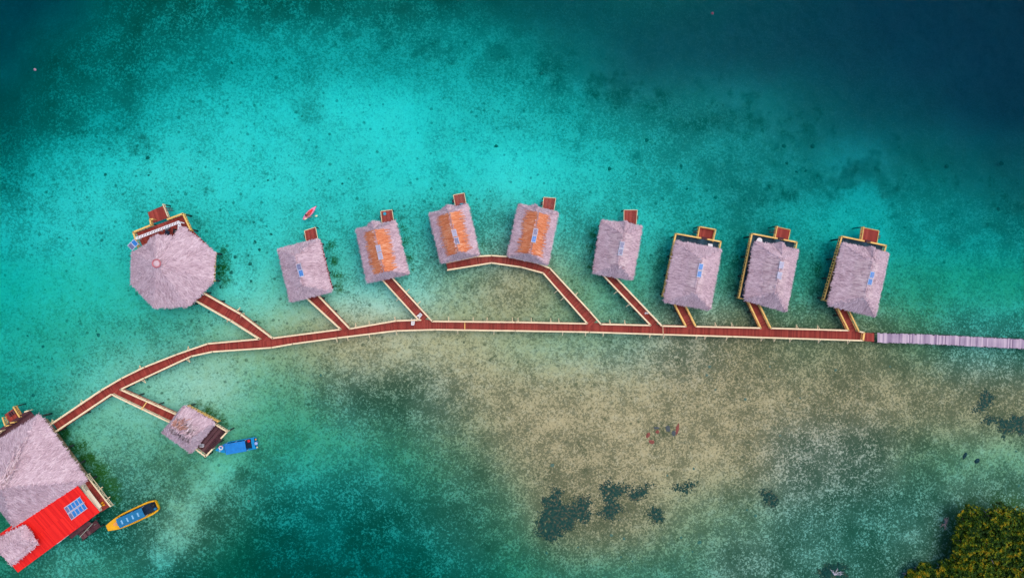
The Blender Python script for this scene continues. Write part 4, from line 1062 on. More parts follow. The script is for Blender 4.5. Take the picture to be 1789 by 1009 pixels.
    for i in range(5):
        for j in range(6):
            q = lerp(lerp(A, B, i / 4), lerp(D_, C_, i / 4), .08 + j / 5.5); stilt(t, q.x, q.y, ZD - .1, d=.34)
    for i in range(4):
        for j in range(2):
            q = lerp(lerp(r0, r3, i / 3), lerp(r1, r2, i / 3), .1 + .8 * j); q = lerp(q, cc, .05); stilt(t, q.x, q.y, ZD - .2, d=.3)
    # swimming platform on the far side with yellow frames
    ZP = 1.1; a, b, c, d = [P(x, y, ZP) for x, y in ((8,724),(30,708.5),(41,726),(19,742))]
    pm = MB(); deck_quad(pm, a, b, c, d, ZP, .22); pm.build('bathing_platform', 'red_deck', t)
    z1 = Vector((0, 0, 1.0))
    railing(t, [b + z1, c + z1], w=.2, mat='yellow'); railing(t, PL([(4,729),(9,744),(15,742.5)], ZP + 1), w=.2, mat='yellow'); 
    railing(t, PL([(18,738),(25,737)], ZP + 1), w=.2, mat='yellow'); railing(t, PL([(43,719),(49,717)], ZR), w=.2, mat='cream'); railing(t, PL([(-20,770),(0,753.5),(2,752)], ZR), w=.2, mat='cream')
    for q in (a, b, c, d): stilt(t, q.x, q.y, ZP - .07, d=.2)
    st = MB()
    for i in range(3):
        p = lerp(a, b, .35 + .16 * i); qd = (d - a).normalized(); st.beam(p + qd * .25 + Vector((0, 0, .2)), p + qd * .9 + Vector((0, 0, .2)), .22, .3)
    st.build('bench', 'dark_deck', t)
    return t
lodge()

# landing stage below the lodge
def landing_stage():
    z = .55; a, b, c, d = [P(x, y, z) for x, y in ((137,932),(168,907.5),(176,919),(145,942.5))]
    t = thing('landing_stage', center((a, b, c, d)), 'dark maroon landing stage under the edge of the red roof', 'landing stage')
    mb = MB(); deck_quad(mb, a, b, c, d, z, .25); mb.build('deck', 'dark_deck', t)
    mb = MB(); mb.beam(lerp(a, d, .38) + Vector((.2, 0, .5)), lerp(b, c, .38) + Vector((-.6, 0, .5)), .1, .08)
    for k in (.1, .5, .9):
        q = lerp(lerp(a, d, .38), lerp(b, c, .38), k); mb.beam(q, q + Vector((0, 0, .5)), .08, .08)
    mb.build('grab_rail', plain('grey_green_rail', (.32, .34, .26), .6), t)
    mb = MB(); mb.prism([P(x, y, 1.2) for x, y in ((120,934),(154,909),(160,914),(124,941))], thick=.1); mb.build('upper_step', 'dark_deck', t)
    for q in (a, b, c, d, lerp(d, c, .5)): stilt(t, q.x, q.y, z + .15, d=.26)
landing_stage()

# ------------------------------------------------------------------ boats
def boat_frame(bow, stern):
    b, s_ = P(*bow, 0), P(*stern, 0); ax = (b - s_); L = ax.length; ax.normalize(); sd = Vector((-ax.y, ax.x, 0)); return s_, ax, sd, L
def hull(t, s0, ax, sd, L, W_, prof, mat, zt=.75, name='hull', draft=.3, rim=.16, floor=.25):
    """open hull: outer skin, gunwale and inner skin; prof(u) = half-width share"""
    mb = MB(); n = 22
    def at(u, k, z): return s0 + ax * (u * L) + sd * (k * W_ * .5) + Vector((0, 0, z))
    rings = []
    for i in range(n + 1):
        u = i / n; h = max(.02, prof(u)); sh = zt + .3 * max(0, u - .6) ** 2 * 4
        hi = max(.005, h - rim / (W_ * .5))
        rings.append([at(u, -h * .55, -draft), at(u, -h * .9, .1), at(u, -h, sh), at(u, -hi, sh), at(u, -hi * .85, floor), at(u, hi * .85, floor), at(u, hi, sh), at(u, h, sh), at(u, h * .9, .1), at(u, h * .55, -draft)])
    mb.loft(rings); return mb.build(name, mat, t, smooth=False), at
def outboard(t, at, u, k, name='outboard_motor', mat='grey', s=1.0):
    p = at(u, k, .6); mb = MB(); mb.tube([p + Vector((0, 0, -1.0)), p, p + Vector((0, 0, .1))], [.07 * s, .09 * s, .12 * s], 8)
    mb.tube([p + Vector((0, 0, .05)), p + Vector((0, 0, .15)), p + Vector((0, 0, .45)), p + Vector((0, 0, .52))], [.14 * s, .24 * s, .22 * s, .1 * s], 10)
    return mb.build(name, mat, t, smooth=True)
def yellow_boat():
    s0, ax, sd, L = boat_frame((192.6, 918.5), (276, 880))
    t = thing('longboat', s0 + ax * L * .5, 'yellow open longboat with a slate-blue canopy, moored by the red roof', 'boat')
    def prof(u):
        if u < .12: return .78 + 1.6 * u
        if u < .55: return .97
        return .97 * (1 - ((u - .55) / .45) ** 2.0 * .58)
    W_ = 2.5
    ho, at = hull(t, s0, ax, sd, L, W_, prof, 'yellow_hull', rim=.24)
    mb = MB(); dk = [at(u, k * (prof(u) - .02), 1.0 + .1 * (u - .7)) for k, us in ((-1, np.linspace(.73, 1, 8)), (1, np.linspace(1, .73, 8))) for u in us]
    mb.prism(dk, thick=.06); fd = mb.build('foredeck', 'yellow_hull', t)
    mb = MB(); mb.prism([at(u, k, 1.07) for u, k in ((.79, -.3), (.79, .25), (.86, .1), (.86, -.18))], thick=.02); mb.build('hatch', plain('orange_hatch', (.85, .36, .10), .5), fd)
    mb = MB()
    mb.prism([at(u, k, .3) for u, k in ((.02, -.7), (.73, -.75), (.73, .75), (.02, .7))], thick=.04); mb.build('floor', 'navy', t)
    zc = 1.9; cn = MB(); ks = np.linspace(-.66, .66, 7)
    pr = []
    for u in (.19, .3, .45, .6, .715):
        pr.append([at(u, k, zc + .14 * (1 - (k / .66) ** 2)) for k in ks] + [at(u, k, zc - .05 + .14 * (1 - (k / .66) ** 2)) for k in ks[::-1]])
    cn.loft(pr); co = cn.build('canopy', 'slate_blue', t)
    for u in (.29, .40, .51, .62):
        mb = MB(); mb.prism([at(a, k, zc + .19) for a, k in ((u - .012, -.26), (u + .016, -.26), (u + .016, .30), (u - .012, .30))], thick=.05); mb.build('roof_strip', 'pale_blue', co)
    po = MB()
    for u in (.21, .45, .70):
        for k in (-.62, .62): po.beam(at(u, k, .7), at(u, k, zc), .05, .05)
    po.build('canopy_post', 'metal_frame', t)
    mb = MB()
    for u in (.715, .74):
        for k in (-.3, .3): mb.beam(at(u, k, .9), at(u + .03, k * .8, 1.3), .12, .35)
    mb.build('seat', 'pale_blue', t)
    outboard(t, at, .04, -.2, mat='black', s=1.5); outboard(t, at, .03, .35, mat=M['slate_blue'], s=1.0)
yellow_boat()
def blue_boat():
    s0, ax, sd, L = boat_frame((380.5, 783.5), (449, 771.5))
    t = thing('passenger_boat', s0 + ax * L * .5, 'bright blue boat with a flat blue roof and a lifebuoy on its bow', 'boat')
    def prof(u): return .96 if u < .6 else .96 * (1 - ((u - .6) / .4) ** 1.7 * .93)
    ho, at = hull(t, s0, ax, sd, L, 2.1, prof, 'blue_hull', rim=.14)
    mb = MB(); us = np.linspace(.74, 1, 8)
    mb.prism([at(u, -prof(u) + .03, .98) for u in us] + [at(u, prof(u) - .03, .98) for u in us[::-1]], thick=.06); fd = mb.build('foredeck', 'blue_hull', t)
    mb = MB(); mb.prism([at(u, k, .3) for u, k in ((.02, -.75), (.72, -.7), (.72, .7), (.02, .75))], thick=.04); mb.build('floor', 'navy', t)
    cn = MB(); cn.prism([at(u, k, 2.0) for u, k in ((.19, -.86), (.70, -.86), (.70, .86), (.19, .86))], thick=.07)
    for u in np.linspace(.24, .66, 5): cn.beam(at(u, -.84, 2.02), at(u, .84, 2.02), .06, .03)
    cn.build('roof', 'blue_roof', t)
    po = MB()
    for u in (.20, .45, .69):
        for k in (-.82, .82): po.beam(at(u, k, .7), at(u, k, 1.93), .06, .06)
    po.build('roof_post', 'metal_frame', t)
    mb = MB(); mb.prism([at(u, k, 1.25) for u, k in ((.715, -.62), (.755, -.58), (.755, .58), (.715, .62))], thick=.5); mb.build('windscreen', 'glass', t)
    mb = MB(); mb.prism([at(u, k, .95) for u, k in ((.88, .1), (.92, .1), (.92, .4), (.88, .4))], z0=.98, z1=1.05); mb.build('hatch', 'pale_blue', fd)
    mb = MB(); mb.prism([at(u, k, .78) for u, k in ((.02, -.85), (.10, -.85), (.10, .85), (.02, .85))], thick=.08); mb.build('stern_bench', 'blue_hull', t)
    outboard(t, at, -.02, .05, mat=plain('pale_blue_motor', (.38, .48, .75), .4), s=1.2)
    for k, cm in ((-.55, 'orange'), (.75, 'paddle')):
        mb = MB(); p = at(-.015, k, .5); mb.tube([p, p + Vector((0, 0, .1)), p + Vector((0, 0, .3))], [.12, .16, .1], 8); mb.build('fender', cm, t)
    # lifebuoy: a loose thing lying on the foredeck
    c = at(.855, -.25, 1.06); mb = MB(); mb.torus(c, .3, .1); lb = mb.build('lifebuoy', 'white', smooth=True); tag(lb, 'white and pink lifebuoy lying on the blue bow', 'lifebuoy')
    mb = MB()
    for a0 in (.6, 2.2):
        n = 8; rings = []
        for i in range(n):
            a = a0 + i / n * .8; cx, cy = math.cos(a), math.sin(a)
            rings.append([c + Vector((cx * (.3 + .108 * math.cos(b)), cy * (.3 + .108 * math.cos(b)), .108 * math.sin(b))) for b in np.linspace(0, 2 * math.pi, 9)[:-1]])
        mb.loft(rings)
    mb.build('band', 'pink_plastic', lb)
    c = at(.145, -.55, .8); mb = MB(); mb.tube([c, c + Vector((0, 0, .35)), c + Vector((0, 0, .42))], [.2, .24, .1], 12)
    fc = mb.build('fuel_can', 'red_plastic', smooth=True); tag(fc, 'red fuel can at the stern of the blue boat', 'fuel can')
    mb = MB(); mb.tube([c + Vector((0, 0, .4)), c + Vector((0, 0, .5))], [.06, .06], 8); mb.build('cap', 'black', fc)
blue_boat()

# ------------------------------------------------------------------ people
def skin_person(name, joints, edges, root, mat='skin', parent=None):
    me = bpy.data.meshes.new(name); names = list(joints)
    me.from_pydata([joints[n][0] for n in names], [], [(names.index(a), names.index(b)) for a, b in edges])
    o = bpy.data.objects.new(name + '_rig', me); COL.objects.link(o)
    md = o.modifiers.new('skin', 'SKIN'); md.use_smooth_shade = True
    sv = me.skin_vertices[0].data if me.skin_vertices else None
    if sv is None:
        bm = bmesh.new(); bm.from_mesh(me); bm.verts.layers.skin.verify(); bm.to_mesh(me); bm.free(); sv = me.skin_vertices[0].data
    for i, n in enumerate(names):
        r_ = joints[n][1]; sv[i].radius = (r_, r_); sv[i].use_root = (n == root)
    s_ = o.modifiers.new('sub', 'SUBSURF'); s_.levels = 1; s_.render_levels = 1
    dg = bpy.context.evaluated_depsgraph_get(); dg.update()
    m2 = bpy.data.meshes.new_from_object(o.evaluated_get(dg)); m2.name = name
    bpy.data.objects.remove(o); m2.materials.clear(); m2.materials.append(M[mat])
    for p in m2.polygons: p.use_smooth = True
    ob = bpy.data.objects.new(name, m2); COL.objects.link(ob)
    return ob
def kayak_and_paddler():
    b, s_ = P(553, 359.8, .1), P(529.8, 383.5, .1); ax = (b - s_); L = ax.length; ax.normalize(); sd = Vector((-ax.y, ax.x, 0))
    t = thing('kayak', s_ + ax * L * .5, 'red and pink kayak on the turquoise water above the grey hut', 'kayak')
    prof = lambda u: max(.03, math.sin(math.pi * min(1, max(0, (u * .97 + .06)))) ** .7)
    W_ = .95; rings = []
    def at(u, k, z): return s_ + ax * (u * L) + sd * (k * W_ * .5) + Vector((0, 0, z - .1))
    for i in range(19):
        u = i / 18; h = prof(u); rings.append([at(u, -h * .6, -.1), at(u, -h, .12), at(u, -h * .8, .24), at(u, 0, .27), at(u, h * .8, .24), at(u, h, .12), at(u, h * .6, -.1)])
    mb = MB(); mb.loft(rings); ko = mb.build('hull', 'pink_plastic', t, smooth=True)
    mb = MB(); us = np.linspace(.2, .74, 10)
    mb.prism([at(u, -prof(u) * .55 * math.sin((u - .14) / .66 * math.pi) - .05, .30) for u in us] + [at(u, prof(u) * .55 * math.sin((u - .14) / .66 * math.pi) + .05, .30) for u in us[::-1]], thick=.03)
    mb.build('cockpit', 'red_plastic', t)
    J = {}; up = Vector((0, 0, 1))
    base = at(.30, 0, .36)
    def j(n, f, s2, z, r_): J[n] = (tuple(base + ax * f + sd * s2 + up * z), r_)
    j('pelvis', 0, 0, .05, .15); j('waist', -.02, 0, .22, .135); j('chest', -.02, 0, .42, .155); j('neck', 0, 0, .58, .06); j('head', .02, 0, .70, .10); j('crown', .02, 0, .80, .07)
    E = [('pelvis', 'waist'), ('waist', 'chest'), ('chest', 'neck'), ('neck', 'head'), ('head', 'crown')]
    hand = {}
    pa, pb = P(534.5, 381.8, .75), P(552.3, 377, .75); pd = (pb - pa).normalized(); mid = (pa + pb) / 2
    for k, nm in ((-1, 'r'), (1, 'l')):
        j('hip' + nm, .05, .10 * k, .04, .09); j('knee' + nm, .45, .16 * k, .16, .065); j('ankle' + nm, .82, .10 * k, .02, .045); j('toe' + nm, .90, .10 * k, .12, .03)
        E += [('pelvis', 'hip' + nm), ('hip' + nm, 'knee' + nm), ('knee' + nm, 'ankle' + nm), ('ankle' + nm, 'toe' + nm)]
        j('sh' + nm, 0, .19 * k, .50, .065)
        g = mid + pd * (-.28 * (k if pd.dot(sd) < 0 else -k)); sh = Vector(J['sh' + nm][0]); el = (sh + g) / 2 + Vector((0, 0, -.10)) + sd * .06 * k
        J['el' + nm] = (tuple(el), .045); wr = lerp(el, g, .88); J['wr' + nm] = (tuple(wr), .032); J['palm' + nm] = (tuple(lerp(el, g, .99)), .034)
        E += [('chest', 'sh' + nm), ('sh' + nm, 'el' + nm), ('el' + nm, 'wr' + nm), ('wr' + nm, 'palm' + nm)]
        fd = (g - el).normalized()
        for q in range(4):                                           # fingers close round the shaft
            o_ = pd * (.033 - .022 * q); l = (.072, .08, .075, .06)[q]
            p0 = Vector(J['palm' + nm][0]) + o_ + fd * .02; p1 = p0 + fd * l * .5 + up * .02; p2 = p1 + fd * l * .2 - up * .045
            for i, (pp, rr) in enumerate(((p0, .010), (p1, .009), (p2, .008))): J[f'f{nm}{q}{i}'] = (tuple(pp), rr)
            E += [('palm' + nm, f'f{nm}{q}0'), (f'f{nm}{q}0', f'f{nm}{q}1'), (f'f{nm}{q}1', f'f{nm}{q}2')]
        p0 = Vector(J['palm' + nm][0]) - pd * .03 - up * .01; J['th' + nm + '0'] = (tuple(p0), .011); J['th' + nm + '1'] = (tuple(p0 + fd * .04 - up * .03), .009)
        E += [('palm' + nm, 'th' + nm + '0'), ('th' + nm + '0', 'th' + nm + '1')]
    body = skin_person('person', J, E, 'pelvis'); tag(body, 'person sitting in the red kayak with arms out to a paddle', 'person')
    ch = Vector(J['chest'][0]); mb = MB(); hd = Vector(J['head'][0])
    rings = []
    for z, r_ in ((-.06, .105), (0, .125), (.07, .12), (.13, .085), (.155, .03)):
        rings.append([hd + ax * (-.03) + (ax * math.cos(a) * (.85 if math.cos(a) > 0 and z < .05 else 1) + sd * math.sin(a)) * r_ + up * z for a in np.linspace(0, 2 * math.pi, 13)[:-1]])
    mb.loft(rings); hr = mb.build('hair', 'black', body, smooth=True)
    mb = MB(); rings = []
    for z, rf, rs in ((-.02, .19, .21), (.15, .165, .185), (.32, .18, .20), (.46, .16, .21), (.55, .09, .12)):
        rings.append([base + ax * (-.02) + ax * math.cos(a) * rf + sd * math.sin(a) * rs + up * z for a in np.linspace(0, 2 * math.pi, 15)[:-1]])
    mb.loft(rings); mb.build('shirt', 'cloth_red', body, smooth=True)
    fm = MB()
    for k in (-1, 1):
        e = hd + ax * .095 + sd * .035 * k + up * .01; fm.tube([e, e + ax * .012], [.013, .008], 8)
    n0 = hd + ax * .10; fm.tube([n0 + up * .0, n0 + ax * .025 - up * .025], [.010, .017], 6); fm.tube([hd + ax * .092 + sd * .025 - up * .05, hd + ax * .1 - up * .052, hd + ax * .092 - sd * .025 - up * .05], [.007, .01, .007], 6)
    for k in (-1, 1): fm.tube([hd + sd * .10 * k + up * .02, hd + sd * .115 * k - up * .03], [.02, .012], 6)
    fm.build('face', 'skin', body)
    mb = MB(); mb.tube([pa, pb], [.018, .018], 6); pdl = mb.build('paddle', 'black'); tag(pdl, 'double-bladed paddle with pale yellow blades held across the kayak', 'paddle')
    for e, sg in ((pa, -1), (pb, 1)):
        mb = MB(); q = pd.cross(up).normalized(); c = e
        mb.prism([c - pd * .22 * 1 + q * .06, c - pd * .22 - q * .06, c + pd * .08 - q * .15, c + pd * .24 - q * .09, c + pd * .24 + q * .09, c + pd * .08 + q * .15] if sg > 0 else
                 [c + pd * .22 + q * .06, c + pd * .22 - q * .06, c - pd * .08 - q * .15, c - pd * .24 - q * .09, c - pd * .24 + q * .09, c - pd * .08 + q * .15], thick=.03)
        mb.build('blade', 'paddle', pdl)
kayak_and_paddler()

# ------------------------------------------------------------------ small things on the decks
def white_seat(px, py, ang, label):
    c = P(px, py, ZD); t = thing('seat', c, label, 'seat', 'white seats at the walkway junction')
    f = Vector((math.cos(ang), math.sin(ang), 0)); s_ = Vector((-f.y, f.x, 0)); u = Vector((0, 0, 1))
    mb = MB(); mb.prism([c - f * .35 - s_ * .3, c - f * .35 + s_ * .3, c + f * .35 + s_ * .2, c + f * .35 - s_ * .2], z0=ZD + .38, z1=ZD + .45); mb.build('seat_board', 'white', t)
    for k in (-1, 1):
        mb = MB(); mb.beam(c - f * .75 + s_ * .28 * k + u * .62, c + f * .3 + s_ * .2 * k + u * .62, .14, .05); mb.beam(c + f * .25 + s_ * .2 * k + u * .03, c + f * .25 + s_ * .2 * k + u * .6, .08, .08); mb.beam(c - f * .55 + s_ * .27 * k + u * .03, c - f * .55 + s_ * .27 * k + u * .6, .08, .08)
        mb.build('armrest', 'white', t)
    mb = MB(); mb.beam(c + f * .33 - s_ * .24 + u * .75, c + f * .33 + s_ * .24 + u * .75, .12, .6); mb.build('backrest', 'white', t)
white_seat(722, 563.3, R(-95), 'white seat set against the boardwalk railing, lower of a pair')
white_seat(734, 550.5, R(48), 'white seat on the side walkway corner, upper of a pair')
def cloth(px, py):
    c = P(px, py, ZD + .02); n = 9; vs = []; fs = []
    for i in range(n):
        for j in range(n):
            u, v = i / (n - 1) - .5, j / (n - 1) - .5; r_ = 1 - .5 * (u * u + v * v)
            vs.append((c.x + u * .8 * r_ + .25 * v, c.y + v * .38 * r_ + .06 * math.sin(u * 9), c.z + .05 + .07 * (1 + mnoise.noise(Vector((u * 5, v * 5, 1)))) * (1 - 3.2 * max(u * u, v * v))))
    for i in range(n - 1):
        for j in range(n - 1): fs.append((i * n + j, (i + 1) * n + j, (i + 1) * n + j + 1, i * n + j + 1))
    mb = MB(); mb.add(vs, fs); o = mb.build('cloth', 'cloth_white', smooth=True); tag(o, 'crumpled white cloth lying on a red side walkway', 'cloth')
cloth(1130, 546.5)
def lathe_thing(name, px, py, z, prof, mat, label, cat, group=None):
    c = P(px, py, z); mb = MB(); mb.tube([c + Vector((0, 0, h)) for h, _ in prof], [r_ for _, r_ in prof], 14); o = mb.build(name, mat, smooth=False); tag(o, label, cat, group); return o
lathe_thing('bucket', 672.6, 373.5, 1.0, ((.01, .2), (.3, .27), (.34, .27), (.33, .22)), 'teal', 'turquoise bucket on the platform of an orange-patched hut', 'bucket')
mb = MB(); c = P(806.5, 356.8, 1.05); mb.prism([c + Vector((x, y, 0)) for x, y in ((-.3, -.2), (.35, -.1), (.3, .2), (-.3, .15))], z0=1.03, z1=1.1); tag(mb.build('towel', 'teal'), 'turquoise towel on the platform edge of the left curved-walkway hut', 'towel')
def white_table(px, py, label, rnd):
    c = P(px, py, ZD + .75); t = thing('table', Vector((c.x, c.y, ZD)), label, 'table')
    mb = MB()
    if rnd: mb.tube([c + Vector((0, 0, -.05)), c], [.5, .5], 18)
    else: mb.prism([c + Vector((x, y, 0)) for x, y in ((-.42, -.3), (.38, -.42), (.42, .25), (-.38, .36))], thick=.06)
    mb.build('tabletop', 'white', t); mb = MB(); mb.beam(c + Vector((0, 0, -.05)), Vector((c.x, c.y, ZD + .03)), .12, .12); mb.build('leg', 'white', t)
white_table(1241, 428.8, 'white square table on the slate deck below the yellow-railed platform', False)
white_table(1327, 420, 'round white table on the slate deck of the pale-panelled hut', True)
def armchair(px, py, ang, label, mat):
    c = P(px, py, ZD); t = thing('armchair', Vector((c.x, c.y, ZD + .04)), label, 'chair', 'armchairs on the octagonal hut deck')
    f = Vector((math.cos(ang), math.sin(ang), 0)); s_ = Vector((-f.y, f.x, 0)); u = Vector((0, 0, 1))
    mb = MB(); mb.prism([c - f * .3 - s_ * .3, c - f * .3 + s_ * .3, c + f * .3 + s_ * .3, c + f * .3 - s_ * .3], z0=ZD + .38, z1=ZD + .5); mb.build('seat', mat, t)
    mb = MB(); mb.beam(c - f * .33 - s_ * .3 + u * .62, c - f * .33 + s_ * .3 + u * .62, .1, .75); mb.build('backrest', mat, t)
    for k in (-1, 1):
        mb = MB(); mb.beam(c - f * .3 + s_ * .34 * k + u * .62, c + f * .32 + s_ * .34 * k + u * .62, .08, .07); mb.build('armrest', mat, t)
        for g in (-.27, .27):
            mb = MB(); mb.beam(c + f * g + s_ * .31 * k + u * .06, c + f * g + s_ * .31 * k + u * .58, .06, .06); mb.build('leg', mat, t)
armchair(294.5, 398.5, R(-60), 'grey armchair by the white beam of the octagonal deck', 'grey')
armchair(295, 406.5, R(80), 'dark armchair nearest the thatch notch of the octagonal hut', 'navy')
armchair(307.5, 404, R(170), 'black armchair in the corner of the octagonal deck', 'black')
# orange life jacket on the lodge's side deck
c = P(178, 880.5, ZD + .1); mb = MB(); f = Vector((.86, .5, 0)); s_ = Vector((-.5, .86, 0))
for k in (-1, 1): mb.prism([c + f * a + s_ * (b * k) for a, b in ((-.45, .08), (-.3, .34), (.1, .3), (.42, .36), (.5, .1), (0, .05))], z0=c.z + .02, z1=c.z + .16)
lj = mb.build('life_jacket', 'orange'); tag(lj, 'orange life jacket lying at the corner of the lodge side deck', 'life jacket')
mb = MB(); mb.beam(c - s_ * .3 + Vector((0, 0, .18)), c + s_ * .3 + Vector((0, 0, .18)), .06, .03); mb.build('strap', 'black', lj)

def buoy(px, py, mat, label):
    c = P(px, py, .05); t = thing('buoy', c, label, 'buoy')
    mb = MB(); mb.tube([c + Vector((0, 0, h)) for h in (-.25, -.15, 0, .18, .3, .35)], [.05, .15, .22, .19, .1, .04], 14); mb.build('float', mat, t, smooth=True)
    mb = MB(); mb.torus(c + Vector((0, 0, .38)), .07, .02, 12, 6); mb.build('mooring_ring', 'grey', t)
buoy(61.5, 122, plain('faded_pink_float', (.55, .28, .32), .5), 'pale pink buoy in the deep water near the left edge')
buoy(1244.5, 23.5, plain('red_float', (.50, .09, .11), .5), 'red buoy alone in the deep water near the top edge')

# ------------------------------------------------------------------ rocks, reefs and coral heads
def lump(name, cx, cy, rx, ry, ang, zb, h, mat, seed=0, n=14, rings=5):
    mb = MB(); vs = []; fs = []; ca, sa = math.cos(ang), math.sin(ang)
    for r_ in range(rings + 1):
        q = r_ / rings
        for k in range(n):
            a = 2 * math.pi * k / n; wob = 1 + .35 * mnoise.noise(Vector((math.cos(a) * 1.4, math.sin(a) * 1.4, seed * 3.7)))
            u, v = math.cos(a) * rx * q * wob, math.sin(a) * ry * q * wob
            z = zb + h * (1 - q ** 2.2) * (1 + .4 * mnoise.noise(Vector((u * 1.7, v * 1.7, seed)))) - .15 * q ** 4
            vs.append((cx + u * ca - v * sa, cy + u * sa + v * ca, z))
    for r_ in range(rings):
        for k in range(n):
            k2 = (k + 1) % n; fs.append((r_ * n + k, (r_ + 1) * n + k, (r_ + 1) * n + k2, r_ * n + k2))
    mb.add(vs, fs); return mb.build(name, mat, smooth=True)
def rock(px, py, rx, ry, ang, mat, label, h=.5):
    p = P(px, py, 0); z = bed_z(p.x, p.y); o = lump('rock', p.x, p.y, rx / 8.2, ry / 8.2, R(ang), z - .05, min(h, -z + .1), mat, seed=px)
    tag(o, label, 'rock', 'cluster of rocks on the sandbank')
rock(1132.5, 759.5, 6, 4.5, 60, 'redrock', 'roundish red rock at the left end of the rock cluster')
rock(1138.5, 771.5, 6.5, 4.5, -20, 'redrock', 'lowest red rock of the cluster on the sandbank')
rock(1148.5, 754, 4.5, 4, 0, 'redrock', 'small red rock in the middle of the cluster beside dark stones')
rock(1183.5, 749, 4, 12, -10, 'redrock', 'long red rock at the right end of the rock cluster')
rock(1147, 747, 6, 3, 0, 'darkrock', 'dark rock just above the small red one')
rock(1167, 748, 5, 8, 20, 'darkrock', 'largest dark rock of the cluster, left of the long red one')
rock(1177, 756, 5, 6, 0, 'darkrock', 'dark rock touching the long red one')
for px, py, rx, ry, an, lb in ((1688, 796, 4, 8, 30, 'left of two black oblong rocks near the right edge'), (1709.5, 805, 4.5, 7, 55, 'right of two black oblong rocks near the right edge')):
    p = P(px, py, 0); z = bed_z(p.x, p.y); tag(lump('rock', p.x, p.y, ry / 9, rx / 9, R(90 - an), z - .05, min(.4, -z * .7), plain('black_rock', (.012, .035, .04), .9, .3), seed=py), lb, 'rock', 'two black rocks on the right')

def reef(poly, label, seed):
    """ragged low reef rising a little above the bottom, outlined by the polygon"""
    pts = [P(x, y, -.4) for x, y in poly]; xs = [p.x for p in pts]; ys = [p.y for p in pts]
    def inside(x, y):
        c = False; j = len(pts) - 1
        for i in range(len(pts)):
            if (pts[i].y > y) != (pts[j].y > y) and x < (pts[j].x - pts[i].x) * (y - pts[i].y) / (pts[j].y - pts[i].y) + pts[i].x: c = not c
            j = i
        return c
    st = .15; mb = MB(); idx = {}; vs = []; fs = []
    nx = int((max(xs) - min(xs) + 3) / st); ny = int((max(ys) - min(ys) + 3) / st); x0, y0 = min(xs) - 1.5, min(ys) - 1.5
    def vert(i, j):
        if (i, j) not in idx:
            x, y = x0 + i * st + random.uniform(-.05, .05), y0 + j * st + random.uniform(-.05, .05); zb = bed_z(x, y)
            e = mnoise.noise(Vector((x * 1.1, y * 1.1, seed))) * .5 + .5
            idx[(i, j)] = len(vs); vs.append((x, y, zb * (.72 - .35 * e) if zb > -1 else zb + .25 + .4 * e))
        return idx[(i, j)]
    for i in range(nx):
        for j in range(ny):
            x, y = x0 + (i + .5) * st, y0 + (j + .5) * st
            w1 = Vector((mnoise.noise(Vector((x * .8, y * .8, seed))), mnoise.noise(Vector((x * .8, y * .8, seed + 9))), 0)) * .8 + Vector((mnoise.noise(Vector((x * 2.6, y * 2.6, seed))), mnoise.noise(Vector((x * 2.6, y * 2.6, seed + 5))), 0)) * .55 + Vector((random.gauss(0, .3), random.gauss(0, .3), 0))
            if inside(x + w1.x, y + w1.y) and mnoise.noise(Vector((x * 1.8, y * 1.8, seed + 20))) > -.48: fs.append((vert(i, j), vert(i + 1, j), vert(i + 1, j + 1), vert(i, j + 1)))
    mb.add(vs, fs); o = mb.build('reef', 'reef'); tag(o, label, 'reef')
def zr(x, y): return (900 + x / 5.111, 820 + y / 5.111)
reef([zr(*p) for p in ((330,110),(400,170),(410,300),(500,310),(520,260),(600,240),(650,190),(670,270),(720,290),(640,340),(690,390),(620,480),(540,450),(480,540),(400,560),(400,630),(280,640),(180,540),(180,480),(250,350),(250,250),(330,230))], 'largest dark reef, irregular, left of the others on the sandbank', 1)
reef([zr(*p) for p in ((770,110),(850,95),(900,130),(1000,120),(1060,160),(970,200),(900,260),(880,300),(960,310),(980,345),(900,390),(880,480),(840,430),(760,420),(740,370),(790,330),(790,250),(750,190))], 'tall dark reef patch in the middle of the sandbank reefs', 2)
reef([zr(*p) for p in ((1000,190),(1070,170),(1160,130),(1250,110),(1180,180),(1150,230),(1060,270),(1000,270))], 'slanting dark reef beside the tall patch', 3)
reef([zr(*p) for p in ((1200,320),(1230,310),(1310,360),(1310,430),(1260,490),(1200,430),(1180,370))], 'small isolated dark reef below the slanting one', 4)
reef([zr(*p) for p in ((1380,140),(1500,130),(1560,90),(1610,120),(1550,200),(1500,200),(1420,170))], 'thin dark reef patch right of the reef group', 5)
def zq(x, y): return (1620 + x / 6.308, 660 + y / 6.308)
reef([zq(*p) for p in ((600,150),(640,120),(700,180),(740,200),(690,290),(640,330),(560,370),(450,385),(470,340),(540,330),(560,240))], 'dark reef with a tail, upper left of the two by the right edge', 6)
reef([zq(*p) for p in ((580,460),(700,410),(760,440),(860,440),(960,420),(1060,450),(1150,480),(1200,600),(1060,620),(950,570),(880,590),(850,670),(800,610),(800,530),(700,500),(620,500))], 'dark reef running off the right edge above pale sand', 7)
reef([(1440,985),(1470,982),(1484,1000),(1476,1014),(1440,1014),(1430,998)], 'dark reef pool around the bleached snag at the bottom edge', 12)
reef([(1325,860),(1345,855),(1358,870),(1352,885),(1335,880)], 'small dark reef right of the reef group, mid sandbank', 8)

